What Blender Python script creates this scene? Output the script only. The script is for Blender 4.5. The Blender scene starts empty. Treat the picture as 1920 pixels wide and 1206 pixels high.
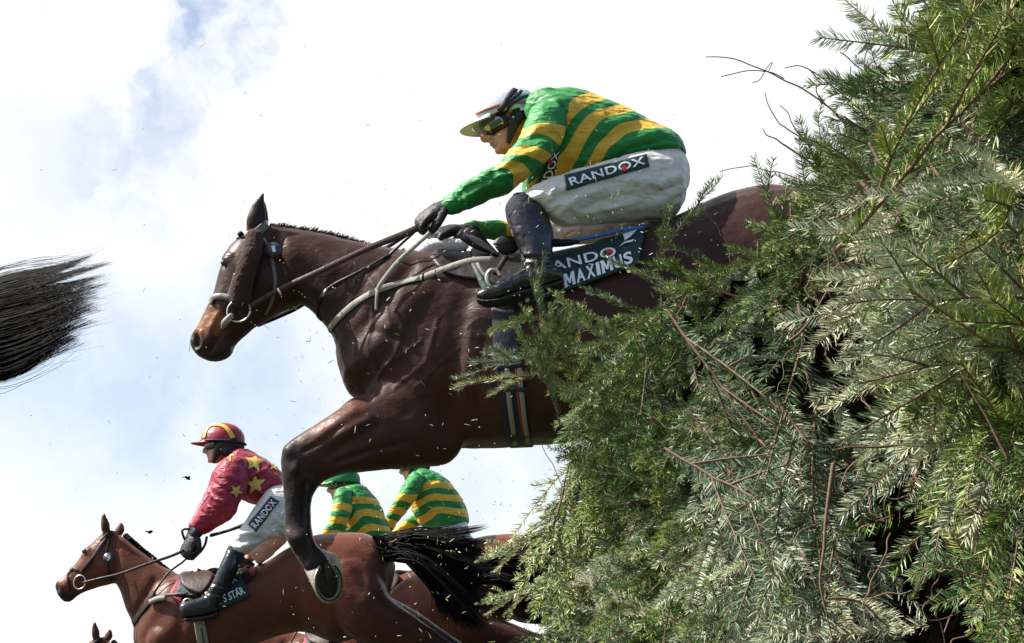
import bpy, bmesh, math, random
import numpy as np
from mathutils import Vector, Matrix, noise
from mathutils.bvhtree import BVHTree
R = math.radians
S = bpy.context.scene
C = S.collection
random.seed(7); RNG = np.random.default_rng(7)

# ------------------------------------------------------------------ camera
F, PITCH, CAMZ = 3000.0, R(14), 0.6
cam = bpy.data.objects.new('camera', bpy.data.cameras.new('camera')); C.objects.link(cam)
cam.location = (0, 0, CAMZ); cam.rotation_euler = (R(90) + PITCH, 0, 0)
cam.data.sensor_width = 36; cam.data.lens = 36 * F / 1920
cam.data.clip_start = 0.05; cam.data.clip_end = 3000
S.camera = cam
CAM = np.array([0, 0, CAMZ]); CR = np.array([1., 0, 0])
CF = np.array([0, math.cos(PITCH), math.sin(PITCH)]); CU = np.array([0, -math.sin(PITCH), math.cos(PITCH)])
def ray(px, py):
    return CF + CR * ((px - 960) / F) + CU * ((603 - py) / F)
def P(px, py, Y):                      # photograph position -> point on the upright plane at distance Y
    d = ray(px, py); return CAM + d * (Y / d[1])
def PX(v):                             # points -> photograph positions
    v = np.atleast_2d(v) - CAM
    z = v @ CF
    return 960 + F * (v @ CR) / z, 603 - F * (v @ CU) / z

# ------------------------------------------------------------------ light
SUN_EL, SUN_AZ = R(48), R(272)         # azimuth measured from +Y (away) clockwise: from the left
S.view_settings.view_transform = 'Standard'; S.view_settings.look = 'None'
S.view_settings.exposure = 0.95; S.view_settings.gamma = 1
sd = Vector((math.sin(SUN_AZ) * math.cos(SUN_EL), math.cos(SUN_AZ) * math.cos(SUN_EL), math.sin(SUN_EL)))
sun = bpy.data.objects.new('sun', bpy.data.lights.new('sun', 'SUN')); C.objects.link(sun)
sun.data.energy = 4.9; sun.data.angle = R(0.5); sun.data.color = (1, .95, .86)
sun.rotation_euler = sd.to_track_quat('Z', 'Y').to_euler(); sun.location = sd * 40

class NT:                              # tiny node helper
    def __init__(s, tree): s.t = tree; s.n = tree.nodes; s.l = tree.links
    def new(s, typ, **kw):
        n = s.n.new(typ)
        for k, v in kw.items():
            if k.startswith('i_'):
                key = k[2:].replace('_', ' ')
                n.inputs[int(key) if key.isdigit() else key].default_value = v
            else: setattr(n, k, v)
        return n
    def link(s, a, b): s.l.new(a, b)
    def math(s, op, a, b=None, clamp=False):
        n = s.n.new('ShaderNodeMath'); n.operation = op; n.use_clamp = clamp
        for i, v in enumerate((a, b)):
            if v is None: continue
            if isinstance(v, (int, float)): n.inputs[i].default_value = v
            else: s.l.new(v, n.inputs[i])
        return n.outputs[0]
    def mix(s, f, a, b, blend='MIX'):
        n = s.n.new('ShaderNodeMix'); n.data_type = 'RGBA'; n.blend_type = blend
        for i, v in ((0, f), (6, a), (7, b)):
            if isinstance(v, (int, float)): n.inputs[i].default_value = v
            elif isinstance(v, tuple): n.inputs[i].default_value = (*v[:3], 1)
            else: s.l.new(v, n.inputs[i])
        return n.outputs[2]
    def ramp(s, f, stops, interp='LINEAR'):
        n = s.n.new('ShaderNodeValToRGB'); n.color_ramp.interpolation = interp
        e = n.color_ramp.elements
        while len(e) < len(stops): e.new(0.5)
        for i, (p, c) in enumerate(stops):
            e[i].position = p; e[i].color = (*c, 1) if isinstance(c, tuple) else (c, c, c, 1)
        s.l.new(f, n.inputs[0]); return n.outputs[0]

world = bpy.data.worlds.new('World'); S.world = world; world.use_nodes = True
def build_world():
    t = NT(world.node_tree); t.n.clear()
    out = t.new('ShaderNodeOutputWorld')
    sky = t.new('ShaderNodeTexSky', sky_type='NISHITA', sun_disc=False)
    sky.sun_elevation = SUN_EL; sky.sun_rotation = SUN_AZ; sky.air_density = 1.0; sky.dust_density = 2.0
    b1 = t.new('ShaderNodeBackground', i_Strength=0.10); t.link(sky.outputs[0], b1.inputs[0])
    tc = t.new('ShaderNodeTexCoord'); g = tc.outputs['Generated']
    nw = t.new('ShaderNodeTexNoise', i_Scale=9.0, i_Detail=5.0, i_Roughness=.6); t.link(g, nw.inputs['Vector'])
    w1 = t.new('ShaderNodeVectorMath', operation='SUBTRACT', i_1=(.5, .5, .5)); t.link(nw.outputs['Color'], w1.inputs[0])
    w2 = t.new('ShaderNodeVectorMath', operation='MULTIPLY', i_1=(.16, .16, .12)); t.link(w1.outputs[0], w2.inputs[0])
    w3 = t.new('ShaderNodeVectorMath', operation='ADD'); t.link(g, w3.inputs[0]); t.link(w2.outputs[0], w3.inputs[1])
    w4 = t.new('ShaderNodeVectorMath', operation='NORMALIZE'); t.link(w3.outputs[0], w4.inputs[0]); gw = w4.outputs[0]
    def spot(px, py, a, b, src=None):  # soft window of clear sky around a direction
        d = ray(px, py); d = d / np.linalg.norm(d)
        v = t.new('ShaderNodeVectorMath', operation='DOT_PRODUCT', i_1=tuple(d)); t.link(src or gw, v.inputs[0])
        ang = t.math('ARCCOSINE', v.outputs['Value'])
        m = t.new('ShaderNodeMapRange', interpolation_type='SMOOTHSTEP', i_1=R(a), i_2=R(b), i_3=1.0, i_4=0.0)
        t.link(ang, m.inputs[0]); return m.outputs[0]
    n2 = t.new('ShaderNodeTexNoise', i_Scale=20.0, i_Detail=8.0, i_Roughness=.62); t.link(gw, n2.inputs['Vector'])
    def gather(rows, src):
        c = None
        for px, py, r0, r1, k in rows:
            s_ = t.math('MULTIPLY', spot(px, py, r0, r1, src), k); c = s_ if c is None else t.math('MAXIMUM', c, s_)
        return c
    wisp = t.new('ShaderNodeMapRange', interpolation_type='SMOOTHSTEP', i_1=.34, i_2=.64, i_3=.35, i_4=1.35); t.link(n2.outputs[0], wisp.inputs[0])
    soft = t.new('ShaderNodeMapRange', interpolation_type='SMOOTHSTEP', i_1=.3, i_2=.7, i_3=.8, i_4=1.1); t.link(n2.outputs[0], soft.inputs[0])
    high = t.math('MULTIPLY', gather(((480, 130, .2, 1.9, .8), (385, 80, .2, 2.6, .62), (290, 190, .2, 3.0, .5), (230, 300, .5, 4.8, .42)), gw), wisp.outputs[0], True)
    low = t.math('MULTIPLY', gather(((430, 590, .5, 4.6, .44), (200, 780, 1.0, 6.6, .74), (520, 750, 1.0, 6.0, .7), (30, 740, .5, 6.0, .7), (860, 930, .5, 4.4, .5), (1040, 880, .3, 3.0, .42), (120, 330, .5, 4.5, .3)), gw), soft.outputs[0], True)
    clear = t.math('MAXIMUM', high, low)
    back = t.math('SUBTRACT', 1.0, spot(960, 500, 34, 72, g))     # clouds kept ahead; unseen sky overhead and behind made blue to cut ambient light
    clear = t.math('MAXIMUM', clear, t.math('MULTIPLY', back, 1.25), True)
    cover = t.new('ShaderNodeMapRange', i_1=0.0, i_2=1.0, i_3=1.0, i_4=.0)
    t.link(clear, cover.inputs[0])
    b2 = t.new('ShaderNodeBackground', i_Strength=1.0); b2.inputs[0].default_value = (.57, .58, .585, 1)
    m = t.new('ShaderNodeMixShader'); t.link(cover.outputs[0], m.inputs[0])
    t.link(b1.outputs[0], m.inputs[1]); t.link(b2.outputs[0], m.inputs[2]); t.link(m.outputs[0], out.inputs[0])
build_world()

# ------------------------------------------------------------------ materials
def material(name):
    m = bpy.data.materials.new(name); m.use_nodes = True
    t = NT(m.node_tree); return m, t, t.n['Principled BSDF']
def obj_noise(t, scale, detail=4.0, stretch=None):
    tc = t.new('ShaderNodeTexCoord'); v = tc.outputs['Object']
    if stretch:
        mp = t.new('ShaderNodeMapping'); mp.inputs['Scale'].default_value = stretch; t.link(v, mp.inputs[0]); v = mp.outputs[0]
    n = t.new('ShaderNodeTexNoise', i_Scale=float(scale), i_Detail=detail); t.link(v, n.inputs['Vector']); return n.outputs[0]
def bump(t, p, h, dist, strength=1.0):
    b = t.new('ShaderNodeBump', i_Distance=dist, i_Strength=strength); t.link(h, b.inputs['Height']); t.link(b.outputs[0], p.inputs['Normal'])
def plain(name, col, rough=.5, var=.25, scale=30, bd=0.0, metal=0.0, spec=.5, sheen=0.0, coat=0.0, rvar=.15):
    m, t, p = material(name)
    n = obj_noise(t, scale, 5)
    c = t.mix(n, tuple(x * (1 - var) for x in col), tuple(min(1, x * (1 + var)) for x in col)); t.link(c, p.inputs['Base Color'])
    r = t.math('ADD', t.math('MULTIPLY', obj_noise(t, scale * 2.3), rvar * 2), rough - rvar); t.link(r, p.inputs['Roughness'])
    p.inputs['Metallic'].default_value = metal; p.inputs['Specular IOR Level'].default_value = spec
    p.inputs['Sheen Weight'].default_value = sheen; p.inputs['Coat Weight'].default_value = coat
    if bd: bump(t, p, n, bd)
    return m
def creases(t, scale, st):             # sharp folds: ridges where a slow noise crosses its middle
    n = obj_noise(t, scale, 2, st); r = t.math('SUBTRACT', 1.0, t.math('ABSOLUTE', t.math('MULTIPLY', t.math('SUBTRACT', n, .5), 5.0)), True)
    return t.math('POWER', r, 2.5)
def coat_mat(name, spec=.5, rough=.42):   # horse coat: colour from the mesh, fine hair grain, sweat sheen
    m, t, p = material(name)
    a = t.new('ShaderNodeAttribute', attribute_name='coat')
    n = obj_noise(t, 9, 6); f = obj_noise(t, 120, 5, (.45, 1, 1))
    c = t.mix(t.math('MULTIPLY', n, .55), a.outputs[0], (0, 0, 0)); c = t.mix(t.math('MULTIPLY', f, .6), c, a.outputs[0], 'ADD')
    t.link(c, p.inputs['Base Color'])
    r = t.math('ADD', t.math('MULTIPLY', obj_noise(t, 14, 5), .35), rough - .17); t.link(r, p.inputs['Roughness'])
    p.inputs['Specular IOR Level'].default_value = spec
    p.inputs['Sheen Weight'].default_value = .08; p.inputs['Sheen Roughness'].default_value = .5
    w = obj_noise(t, 34, 5, (1, 1, 1.5))
    h = t.math('ADD', t.math('MULTIPLY', w, 1.0), t.math('MULTIPLY', f, .35))
    bump(t, p, h, .003, .75); return m
def stripe_mat(name, ca, cb, rough=.42):  # silks: hoops from the mesh's own band number
    m, t, p = material(name)
    a = t.new('ShaderNodeAttribute', attribute_name='band')
    j = t.math('MULTIPLY', t.math('SUBTRACT', obj_noise(t, 14, 3), .5), .12)
    k = t.math('MODULO', t.math('FLOOR', t.math('ADD', a.outputs['Fac'], j)), 2.0)
    n = obj_noise(t, 25, 4)
    c = t.mix(k, ca, cb); c = t.mix(t.math('MULTIPLY', n, .25), c, (0, 0, 0)); t.link(c, p.inputs['Base Color'])
    p.inputs['Roughness'].default_value = rough; p.inputs['Sheen Weight'].default_value = .06
    h = t.math('ADD', obj_noise(t, 8, 3, (1, 1, 2.8)), t.math('ADD', t.math('MULTIPLY', obj_noise(t, 30, 3, (1.8, 1, .8)), .10), t.math('MULTIPLY', creases(t, 6.5, (1.1, 1, 2.4)), .28)))
    bump(t, p, h, .02, .8); return m
def cloth_mat(name, col, rough=.6, bd=.015, attr=None):
    m, t, p = material(name)
    n = obj_noise(t, 20, 5)
    c = t.mix(t.math('MULTIPLY', n, .22), col, tuple(x * .35 for x in col)); t.link(c, p.inputs['Base Color'])
    p.inputs['Roughness'].default_value = rough; p.inputs['Sheen Weight'].default_value = .05
    h = t.math('ADD', obj_noise(t, 8, 3, (1, 1, 2.4)), t.math('ADD', t.math('MULTIPLY', obj_noise(t, 34, 3), .08), t.math('MULTIPLY', creases(t, 6, (1, 1, 2.6)), .3)))
    bump(t, p, h, bd, .9); return m

# ------------------------------------------------------------------ geometry helpers
def crom(a, sub):                      # Catmull-Rom through rows of a
    a = np.asarray(a, float); n = len(a)
    if n < 3: return np.array([a[0] + (a[-1] - a[0]) * i / sub for i in range(sub + 1)])
    p = np.vstack([2 * a[0] - a[1], a, 2 * a[-1] - a[-2]]); out = []
    for i in range(1, n):
        p0, p1, p2, p3 = p[i - 1], p[i], p[i + 1], p[i + 2]
        for k in range(sub):
            t = k / sub
            out.append(.5 * ((2 * p1) + (-p0 + p2) * t + (2 * p0 - 5 * p1 + 4 * p2 - p3) * t * t + (-p0 + 3 * p1 - 3 * p2 + p3) * t ** 3))
    out.append(a[-1]); return np.array(out)
def rings_to_mesh(rings):              # rings: list of (nv,3); closed ends
    V = np.vstack(rings); n, nv = len(rings), len(rings[0]); Fc = []
    for i in range(n - 1):
        for j in range(nv):
            k = (j + 1) % nv
            Fc.append((i * nv + j, i * nv + k, (i + 1) * nv + k, (i + 1) * nv + j))
    V = np.vstack([V, rings[0].mean(0), rings[-1].mean(0)]); a, b = len(V) - 2, len(V) - 1
    for j in range(nv):
        k = (j + 1) % nv
        Fc.append((a, k, j)); Fc.append((b, (n - 1) * nv + j, (n - 1) * nv + k))
    return V, Fc
def loft(secs, Yc, sub=5, nv=32, ex=2.15):   # sections (top px, top py, bottom px, bottom py, half width m[, depth offset])
    s = crom([tuple(x) + (0,) * (6 - len(x)) for x in secs], sub); rings = []
    th = np.linspace(0, 2 * math.pi, nv, endpoint=False)
    cu = np.sign(np.cos(th)) * np.abs(np.cos(th)) ** (2 / ex); cv = np.sign(np.sin(th)) * np.abs(np.sin(th)) ** (2 / ex)
    for ax, ay, bx, by, hw, dy in s:
        A, B = P(ax, ay, Yc + dy), P(bx, by, Yc + dy)
        rings.append((A + B) / 2 + np.outer(cu, (A - B) / 2) + np.outer(cv, [0, max(hw, .004), 0]))
    return rings_to_mesh(rings)
def tube(pts, rad, sub=5, nv=14, flat=1.0, cap=True, updir=(0, 1, 0)):   # world points, radii; flat scales the updir axis
    s = crom(np.hstack([np.asarray(pts, float), np.reshape(rad, (-1, 1))]), sub)
    p, r = s[:, :3], s[:, 3]
    tg = np.gradient(p, axis=0); tg /= np.linalg.norm(tg, axis=1)[:, None] + 1e-9
    if cap:
        hs = [(0.97, .25), (.78, .62), (.42, .9)]
        p = np.vstack([[p[0] - tg[0] * r[0] * k for c, k in hs[::-1]], p, [p[-1] + tg[-1] * r[-1] * k for c, k in hs]])
        r = np.concatenate([[r[0] * c for c, k in hs[::-1]], r, [r[-1] * c for c, k in hs]])
        tg = np.vstack([[tg[0]] * 3, tg, [tg[-1]] * 3])
    th = np.linspace(0, 2 * math.pi, nv, endpoint=False); rings = []
    up = np.asarray(updir, float); w0 = None
    for i in range(len(p)):
        v = up - tg[i] * (up @ tg[i])
        if np.linalg.norm(v) < .05: v = w0 if w0 is not None else np.cross(tg[i], [1, 0, .3])
        v = v / np.linalg.norm(v); w0 = v; u = np.cross(v, tg[i])
        rings.append(p[i] + r[i] * (np.outer(np.cos(th), u) + flat * np.outer(np.sin(th), v)))
    return rings_to_mesh(rings)
def ptube(pts, Yc, **k):               # (px, py, depth offset, radius m)
    return tube([P(x, y, Yc + d) for x, y, d, r in pts], [r for *_, r in pts], **k)
def ball(c, r, nv=16):                 # ellipsoid, r scalar or triple
    r = np.ones(3) * r; rings = []
    for a in np.linspace(-math.pi / 2 + .12, math.pi / 2 - .12, nv // 2 + 1):
        th = np.linspace(0, 2 * math.pi, nv, endpoint=False)
        rings.append(np.asarray(c) + r * np.stack([math.cos(a) * np.cos(th), math.cos(a) * np.sin(th), np.full(nv, math.sin(a))], 1))
    return rings_to_mesh(rings)
def box(c, s, rot=None):
    v = np.array([(x, y, z) for x in (-1, 1) for y in (-1, 1) for z in (-1, 1)], float) * np.asarray(s) / 2
    if rot is not None: v = v @ np.asarray(rot).T
    return v + np.asarray(c), [(0, 1, 3, 2), (4, 6, 7, 5), (0, 4, 5, 1), (2, 3, 7, 6), (0, 2, 6, 4), (1, 5, 7, 3)]
def merge(parts):
    V, Fc, o = [], [], 0
    for v, f in parts:
        V.append(np.asarray(v, float)); Fc += [tuple(i + o for i in q) for q in f]; o += len(v)
    return np.vstack(V), Fc
def mesh(parts, smooth=True):
    if isinstance(parts, bpy.types.Mesh): return parts
    V, Fc = merge(parts if isinstance(parts, list) else [parts])
    m = bpy.data.meshes.new('m'); m.from_pydata(V.tolist(), [], Fc); m.update()
    bm = bmesh.new(); bm.from_mesh(m); bmesh.ops.recalc_face_normals(bm, faces=bm.faces); bm.to_mesh(m); bm.free()
    if smooth: m.polygons.foreach_set('use_smooth', [True] * len(m.polygons))
    return m
def union(parts, voxel, smooth=4):     # several closed shapes -> one continuous skin
    m = mesh(parts); o = bpy.data.objects.new('tmp', m); C.objects.link(o)
    r = o.modifiers.new('r', 'REMESH'); r.mode = 'VOXEL'; r.voxel_size = voxel; r.use_smooth_shade = True
    s = o.modifiers.new('s', 'SMOOTH'); s.factor = .5; s.iterations = smooth
    e = o.evaluated_get(bpy.context.evaluated_depsgraph_get()); res = bpy.data.meshes.new_from_object(e)
    bpy.data.objects.remove(o); bpy.data.meshes.remove(m)
    res.polygons.foreach_set('use_smooth', [True] * len(res.polygons)); return res
def getv(m):
    a = np.empty(len(m.vertices) * 3); m.vertices.foreach_get('co', a); return a.reshape(-1, 3)
def setv(m, v): m.vertices.foreach_set('co', np.ascontiguousarray(v, float).ravel()); m.update()
def getn(m):
    a = np.empty(len(m.vertices) * 3, 'f'); m.vertex_normals.foreach_get('vector', a); return a.reshape(-1, 3).astype(float)
def segdist(x, y, pts):                # distance of points to a pixel polyline
    d = np.full(len(x), 1e9)
    if len(pts) == 1: return np.hypot(x - pts[0][0], y - pts[0][1])
    for (x1, y1), (x2, y2) in zip(pts[:-1], pts[1:]):
        vx, vy = x2 - x1, y2 - y1; t = np.clip(((x - x1) * vx + (y - y1) * vy) / (vx * vx + vy * vy + 1e-9), 0, 1)
        d = np.minimum(d, np.hypot(x - x1 - t * vx, y - y1 - t * vy))
    return d
def ease(m, px, py, r, iters):         # locally relax the skin where two shapes meet
    v = getv(m); e = np.empty(len(m.edges) * 2, 'i'); m.edges.foreach_get('vertices', e); e = e.reshape(-1, 2)
    x, y = PX(v); w = np.exp(-((x - px) ** 2 + (y - py) ** 2) / (r * r))[:, None] * .7; cnt = np.bincount(e.ravel(), minlength=len(v))[:, None].clip(1)
    for _ in range(iters):
        s = np.stack([np.bincount(e[:, 0], v[e[:, 1], k], len(v)) + np.bincount(e[:, 1], v[e[:, 0], k], len(v)) for k in range(3)], 1)
        v = v + w * (s / cnt - v)
    setv(m, v)
def sculpt(m, strokes):                # (polyline px, radius px, height m): muscle, vein, groove or fold
    v = getv(m); n = getn(m); x, y = PX(v); h = np.zeros(len(v))
    for pts, r, a in strokes: h += a * np.exp(-(segdist(x, y, pts) / r) ** 2)
    w = np.clip(np.abs(n[:, 1]) * 1.6, .15, 1)
    setv(m, v + n * (h * w)[:, None])
def wrinkle(m, amp, sc, seed=0, stretch=(1, 1, 1)):
    v = getv(m); n = getn(m); st = Vector(stretch)
    h = np.array([noise.fractal(Vector((p[0] * st.x, p[1] * st.y, p[2] * st.z)) * sc + Vector((seed, 0, 0)), 1.0, 2.0, 3) for p in v])
    setv(m, v + n * (h * amp)[:, None])
def paint(m, base, blobs, name='coat'):   # blobs (polyline px, radius px, colour, strength)
    v = getv(m); x, y = PX(v); c = np.tile(np.asarray(base, float), (len(v), 1))
    for pts, r, col, s in blobs:
        w = (s * np.clip(np.exp(-(segdist(x, y, pts) / r) ** 4), 0, 1))[:, None]
        c = c * (1 - w) + np.asarray(col) * w
    a = m.color_attributes.new(name, 'FLOAT_COLOR', 'POINT')
    a.data.foreach_set('color', np.hstack([c, np.ones((len(c), 1))]).ravel())
def tps(ctrl):                         # smooth function through (px, py, value)
    c = np.asarray(ctrl, float); X = c[:, :2] / 100
    U = lambda r2: np.where(r2 > 0, .5 * r2 * np.log(r2 + 1e-12), 0)
    d2 = ((X[:, None] - X[None]) ** 2).sum(-1); n = len(c)
    A = np.zeros((n + 3, n + 3)); A[:n, :n] = U(d2) + np.eye(n) * .01; A[:n, n] = 1; A[:n, n + 1:] = X; A[n, :n] = 1; A[n + 1:, :n] = X.T
    w = np.linalg.solve(A, np.concatenate([c[:, 2], [0, 0, 0]]))
    def f(x, y):
        q = np.stack([x, y], 1) / 100
        return U(((q[:, None] - X[None]) ** 2).sum(-1)) @ w[:n] + w[n] + q @ w[n + 1:]
    return f
def band(m, lines):                    # lines: [(value, [(px,py)...])...] colour-band edges as seen on the cloth
    f = tps([(x, y, s) for s, pts in lines for x, y in pts]); v = getv(m); x, y = PX(v)
    a = m.attributes.new('band', 'FLOAT', 'POINT'); a.data.foreach_set('value', np.clip(f(x, y), 0.05, 6.95))
def bvh_of(*ms):
    V, T, o = [], [], 0
    for m in ms:
        m.calc_loop_triangles(); vv = getv(m); V += [tuple(p) for p in vv]
        T += [tuple(i + o for i in t.vertices) for t in m.loop_triangles]; o += len(vv)
    return BVHTree.FromPolygons(V, T)
def onto(bvh, px, py, off, Yc):        # lay a point on a surface, lifted off it by off metres
    d = ray(px, py); d = d / np.linalg.norm(d)
    h, n, i, dist = bvh.ray_cast(Vector(CAM), Vector(d))
    if h is None or h.y > Yc + .25:
        h, n, i, dist = bvh.find_nearest(Vector(P(px, py, Yc - .05)))
    if n.dot(Vector(d)) > 0: n = -n
    q = np.array(h) + np.array(n) * off * .8 - d * off * .4
    return q, np.array(n)
def strap(bvh, path, width, Yc, off=.004, thick=.004, sub=6):   # a band lying on the surface along a pixel path
    p = crom(path, sub); pts, nrm = zip(*[onto(bvh, x, y, off, Yc) for x, y in p])
    pts = np.array(pts); nrm = np.array(nrm)
    for _ in range(3):
        q = pts.copy(); q[1:-1] = (pts[:-2] + 2 * pts[1:-1] + pts[2:]) / 4; pts = q
        q = nrm.copy(); q[1:-1] = (nrm[:-2] + 2 * nrm[1:-1] + nrm[2:]) / 4; nrm = q
    return ribbon(pts, width, thick, nrm)
def ribbon(pts, width, thick=.004, nrm=None):
    pts = np.asarray(pts, float); tg = np.gradient(pts, axis=0); rings = []
    wd = np.ones(len(pts)) * width if np.isscalar(width) else np.interp(np.linspace(0, 1, len(pts)), np.linspace(0, 1, len(width)), width)
    for i in range(len(pts)):
        t = tg[i] / (np.linalg.norm(tg[i]) + 1e-9); n = np.array([0, -1., .15]) if nrm is None else nrm[i]
        n = n - t * (n @ t); n /= np.linalg.norm(n) + 1e-9; s = np.cross(n, t)
        a, b = s * wd[i] / 2, n * thick / 2
        rings.append(np.array([pts[i] + a * .85 + b, pts[i] + a, pts[i] + a * .85 - b, pts[i] - a * .85 - b, pts[i] - a, pts[i] - a * .85 + b]))
    return rings_to_mesh(rings)
def pribbon(path, Yc, width, thick=.005, sub=6):    # (px, py, depth offset) hanging in the air
    p = crom(path, sub); return ribbon([P(x, y, Yc + d) for x, y, d in p], width, thick)
def over(*shapes):                     # surface lookup for print laid on a cloth piece
    V, Fc = merge(list(shapes)); return BVHTree.FromPolygons([tuple(v) for v in V], Fc)
def bil(q, u, v):
    q = np.asarray(q, float); return (q[0] * (1 - u) + q[1] * u) * (1 - v) + (q[3] * (1 - u) + q[2] * u) * v
def panel(bvh, quad, Yc, off, nu=24, nv=10, thick=.003, bulge=None):   # cloth panel bl, br, tr, tl laid on a surface
    top = np.array([[onto(bvh, *bil(quad, i / nu, j / nv), off, Yc)[0] for i in range(nu + 1)] for j in range(nv + 1)])
    for _ in range(2):
        q = top.copy(); q[1:-1, 1:-1] = (top[1:-1, 1:-1] * 2 + top[:-2, 1:-1] + top[2:, 1:-1] + top[1:-1, :-2] + top[1:-1, 2:]) / 6; top = q
    V = np.vstack([top.reshape(-1, 3), top.reshape(-1, 3) + np.array([0, thick, 0])]); o = (nu + 1) * (nv + 1); Fc = []
    I = lambda i, j: j * (nu + 1) + i
    for j in range(nv):
        for i in range(nu):
            q = (I(i, j), I(i + 1, j), I(i + 1, j + 1), I(i, j + 1)); Fc.append(q); Fc.append(tuple(k + o for k in q[::-1]))
    e = [I(i, 0) for i in range(nu + 1)] + [I(nu, j) for j in range(1, nv + 1)] + [I(i, nv) for i in range(nu - 1, -1, -1)] + [I(0, j) for j in range(nv - 1, 0, -1)]
    for a, b in zip(e, e[1:] + e[:1]): Fc.append((a, a + o, b + o, b))
    return V, Fc
def closed(outline, n=6):
    o = [tuple(q) for q in outline]; p = crom(o[-2:] + o + o[:2], n); return p[2 * n - n:len(p) - 1 - 2 * n + 0][:len(o) * n] if False else crom(o + [o[0]], n)[:-1]
def pillow(outline, Y, puff, tilt=0.0, rings=6, n=5):   # padded leather piece with a px outline, standing at distance Y
    e = closed(outline, n); c = e.mean(0); R_ = []
    for s in (-1, 1):
        for k in (np.sin(np.linspace(.12, 1, rings) * math.pi / 2) if s < 0 else np.sin(np.linspace(1, .12, rings) * math.pi / 2)[1:]):
            R_.append(np.array([P(*(c + (q - c) * k), Y + tilt * (q[1] - c[1])) + [0, s * puff * math.sqrt(max(0, 1 - k * k)) + s * puff * .12, 0] for q in e]))
    return rings_to_mesh(R_)
def patch_poly(bvh, outline, Y, off, thick=.004, rings=6, n=4):    # leather or print of a given outline lying on a surface
    e = closed(outline, n) if n > 1 else np.array(outline, float); c = e.mean(0)
    top = [np.array([onto(bvh, *(c + (q - c) * k), off, Y)[0] for q in e]) for k in np.linspace(.08, 1, rings)]
    return rings_to_mesh(top + [top[-1] + [0, thick, 0], top[0] + [0, thick, 0]])
_txt = {}
def text_mesh(s, bold=.012):            # lettering in the unit square, finely cut
    if (s, bold) in _txt: return _txt[(s, bold)]
    cu = bpy.data.curves.new('t', 'FONT'); cu.body = s; cu.offset = bold; cu.resolution_u = 4; cu.space_character = 1.06
    o = bpy.data.objects.new('t', cu); C.objects.link(o)
    m = bpy.data.meshes.new_from_object(o.evaluated_get(bpy.context.evaluated_depsgraph_get())); bpy.data.objects.remove(o); bpy.data.curves.remove(cu)
    bm = bmesh.new(); bm.from_mesh(m); bpy.data.meshes.remove(m)
    for _ in range(3):
        es = [e for e in bm.edges if e.calc_length() > .13]
        if not es: break
        bmesh.ops.subdivide_edges(bm, edges=es, cuts=1); bmesh.ops.triangulate(bm, faces=bm.faces)
    V = np.array([v.co[:2] for v in bm.verts]); Fc = [tuple(v.index for v in f.verts) for f in bm.faces]; bm.free()
    lo, hi = V.min(0), V.max(0); _txt[(s, bold)] = ((V - lo) / (hi - lo), Fc); return _txt[(s, bold)]
def lettering(bvh, s, quad, Yc, off, bold=.012):
    uv, Fc = text_mesh(s, bold)
    return np.array([onto(bvh, *bil(quad, u, v), off, Yc)[0] for u, v in uv]), Fc
def block_letters(bvh, s, quad, Yc, off):   # plain block capitals set one by one
    wid = {'I': .34, ' ': .4, 'M': 1.0}; tot = sum(wid.get(ch, .8) + .14 for ch in s) - .14; x = 0; out = []
    for ch in s:
        w = wid.get(ch, .8)
        if ch == 'M':
            bm = bmesh.new(); bm.faces.new([bm.verts.new((p, q, 0)) for p, q in ((0, 0), (.26, 0), (.26, .58), (.42, .2), (.58, .2), (.74, .58), (.74, 0), (1, 0), (1, 1), (.72, 1), (.5, .5), (.28, 1), (0, 1))])
            bm.normal_update(); bmesh.ops.triangulate(bm, faces=bm.faces, ngon_method='EAR_CLIP'); bmesh.ops.subdivide_edges(bm, edges=bm.edges, cuts=1); bmesh.ops.triangulate(bm, faces=bm.faces)
            uv = [v.co[:2] for v in bm.verts]; Fc = [tuple(v.index for v in f.verts) for f in bm.faces]; bm.free()
        elif ch != ' ': uv, Fc = text_mesh(ch, .03)
        if ch != ' ': out.append((np.array([onto(bvh, *bil(quad, (x + u * w) / tot, v), off, Yc)[0] for u, v in uv]), Fc))
        x += w + .14
    return out
def disc(bvh, px, py, rx, ry, Yc, off, n=18):
    V = [onto(bvh, px, py, off, Yc)[0]] + [onto(bvh, px + rx * math.cos(2 * math.pi * i / n), py + ry * math.sin(2 * math.pi * i / n), off, Yc)[0] for i in range(n)]
    return np.array(V), [(0, 1 + i, 1 + (i + 1) % n) for i in range(n)]
def strands(ctrl, w0, nseg=9):  # hair: list of control polylines (world), thin tapered blades
    V, Fc = [], []
    for pts in ctrl:
        p = crom(pts, max(2, nseg // (len(pts) - 1))); n = len(p); tg = np.gradient(p, axis=0)
        w = w0 * random.uniform(.6, 1.3); a = random.uniform(-1, 1)
        o = len(V)
        for i in range(n):
            t = tg[i] / (np.linalg.norm(tg[i]) + 1e-9); s = np.cross(t, [a * .6, 1, a * .3]); s /= np.linalg.norm(s) + 1e-9
            k = w * (1 - .85 * (i / (n - 1)) ** 1.5); d = np.cross(s, t)
            V += [p[i] - s * k, p[i] + s * k, p[i] + d * k]
        for i in range(n - 1):
            b = o + 3 * i
            for j in range(3): Fc.append((b + j, b + (j + 1) % 3, b + 3 + (j + 1) % 3, b + 3 + j))
    return np.array(V), Fc

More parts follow.
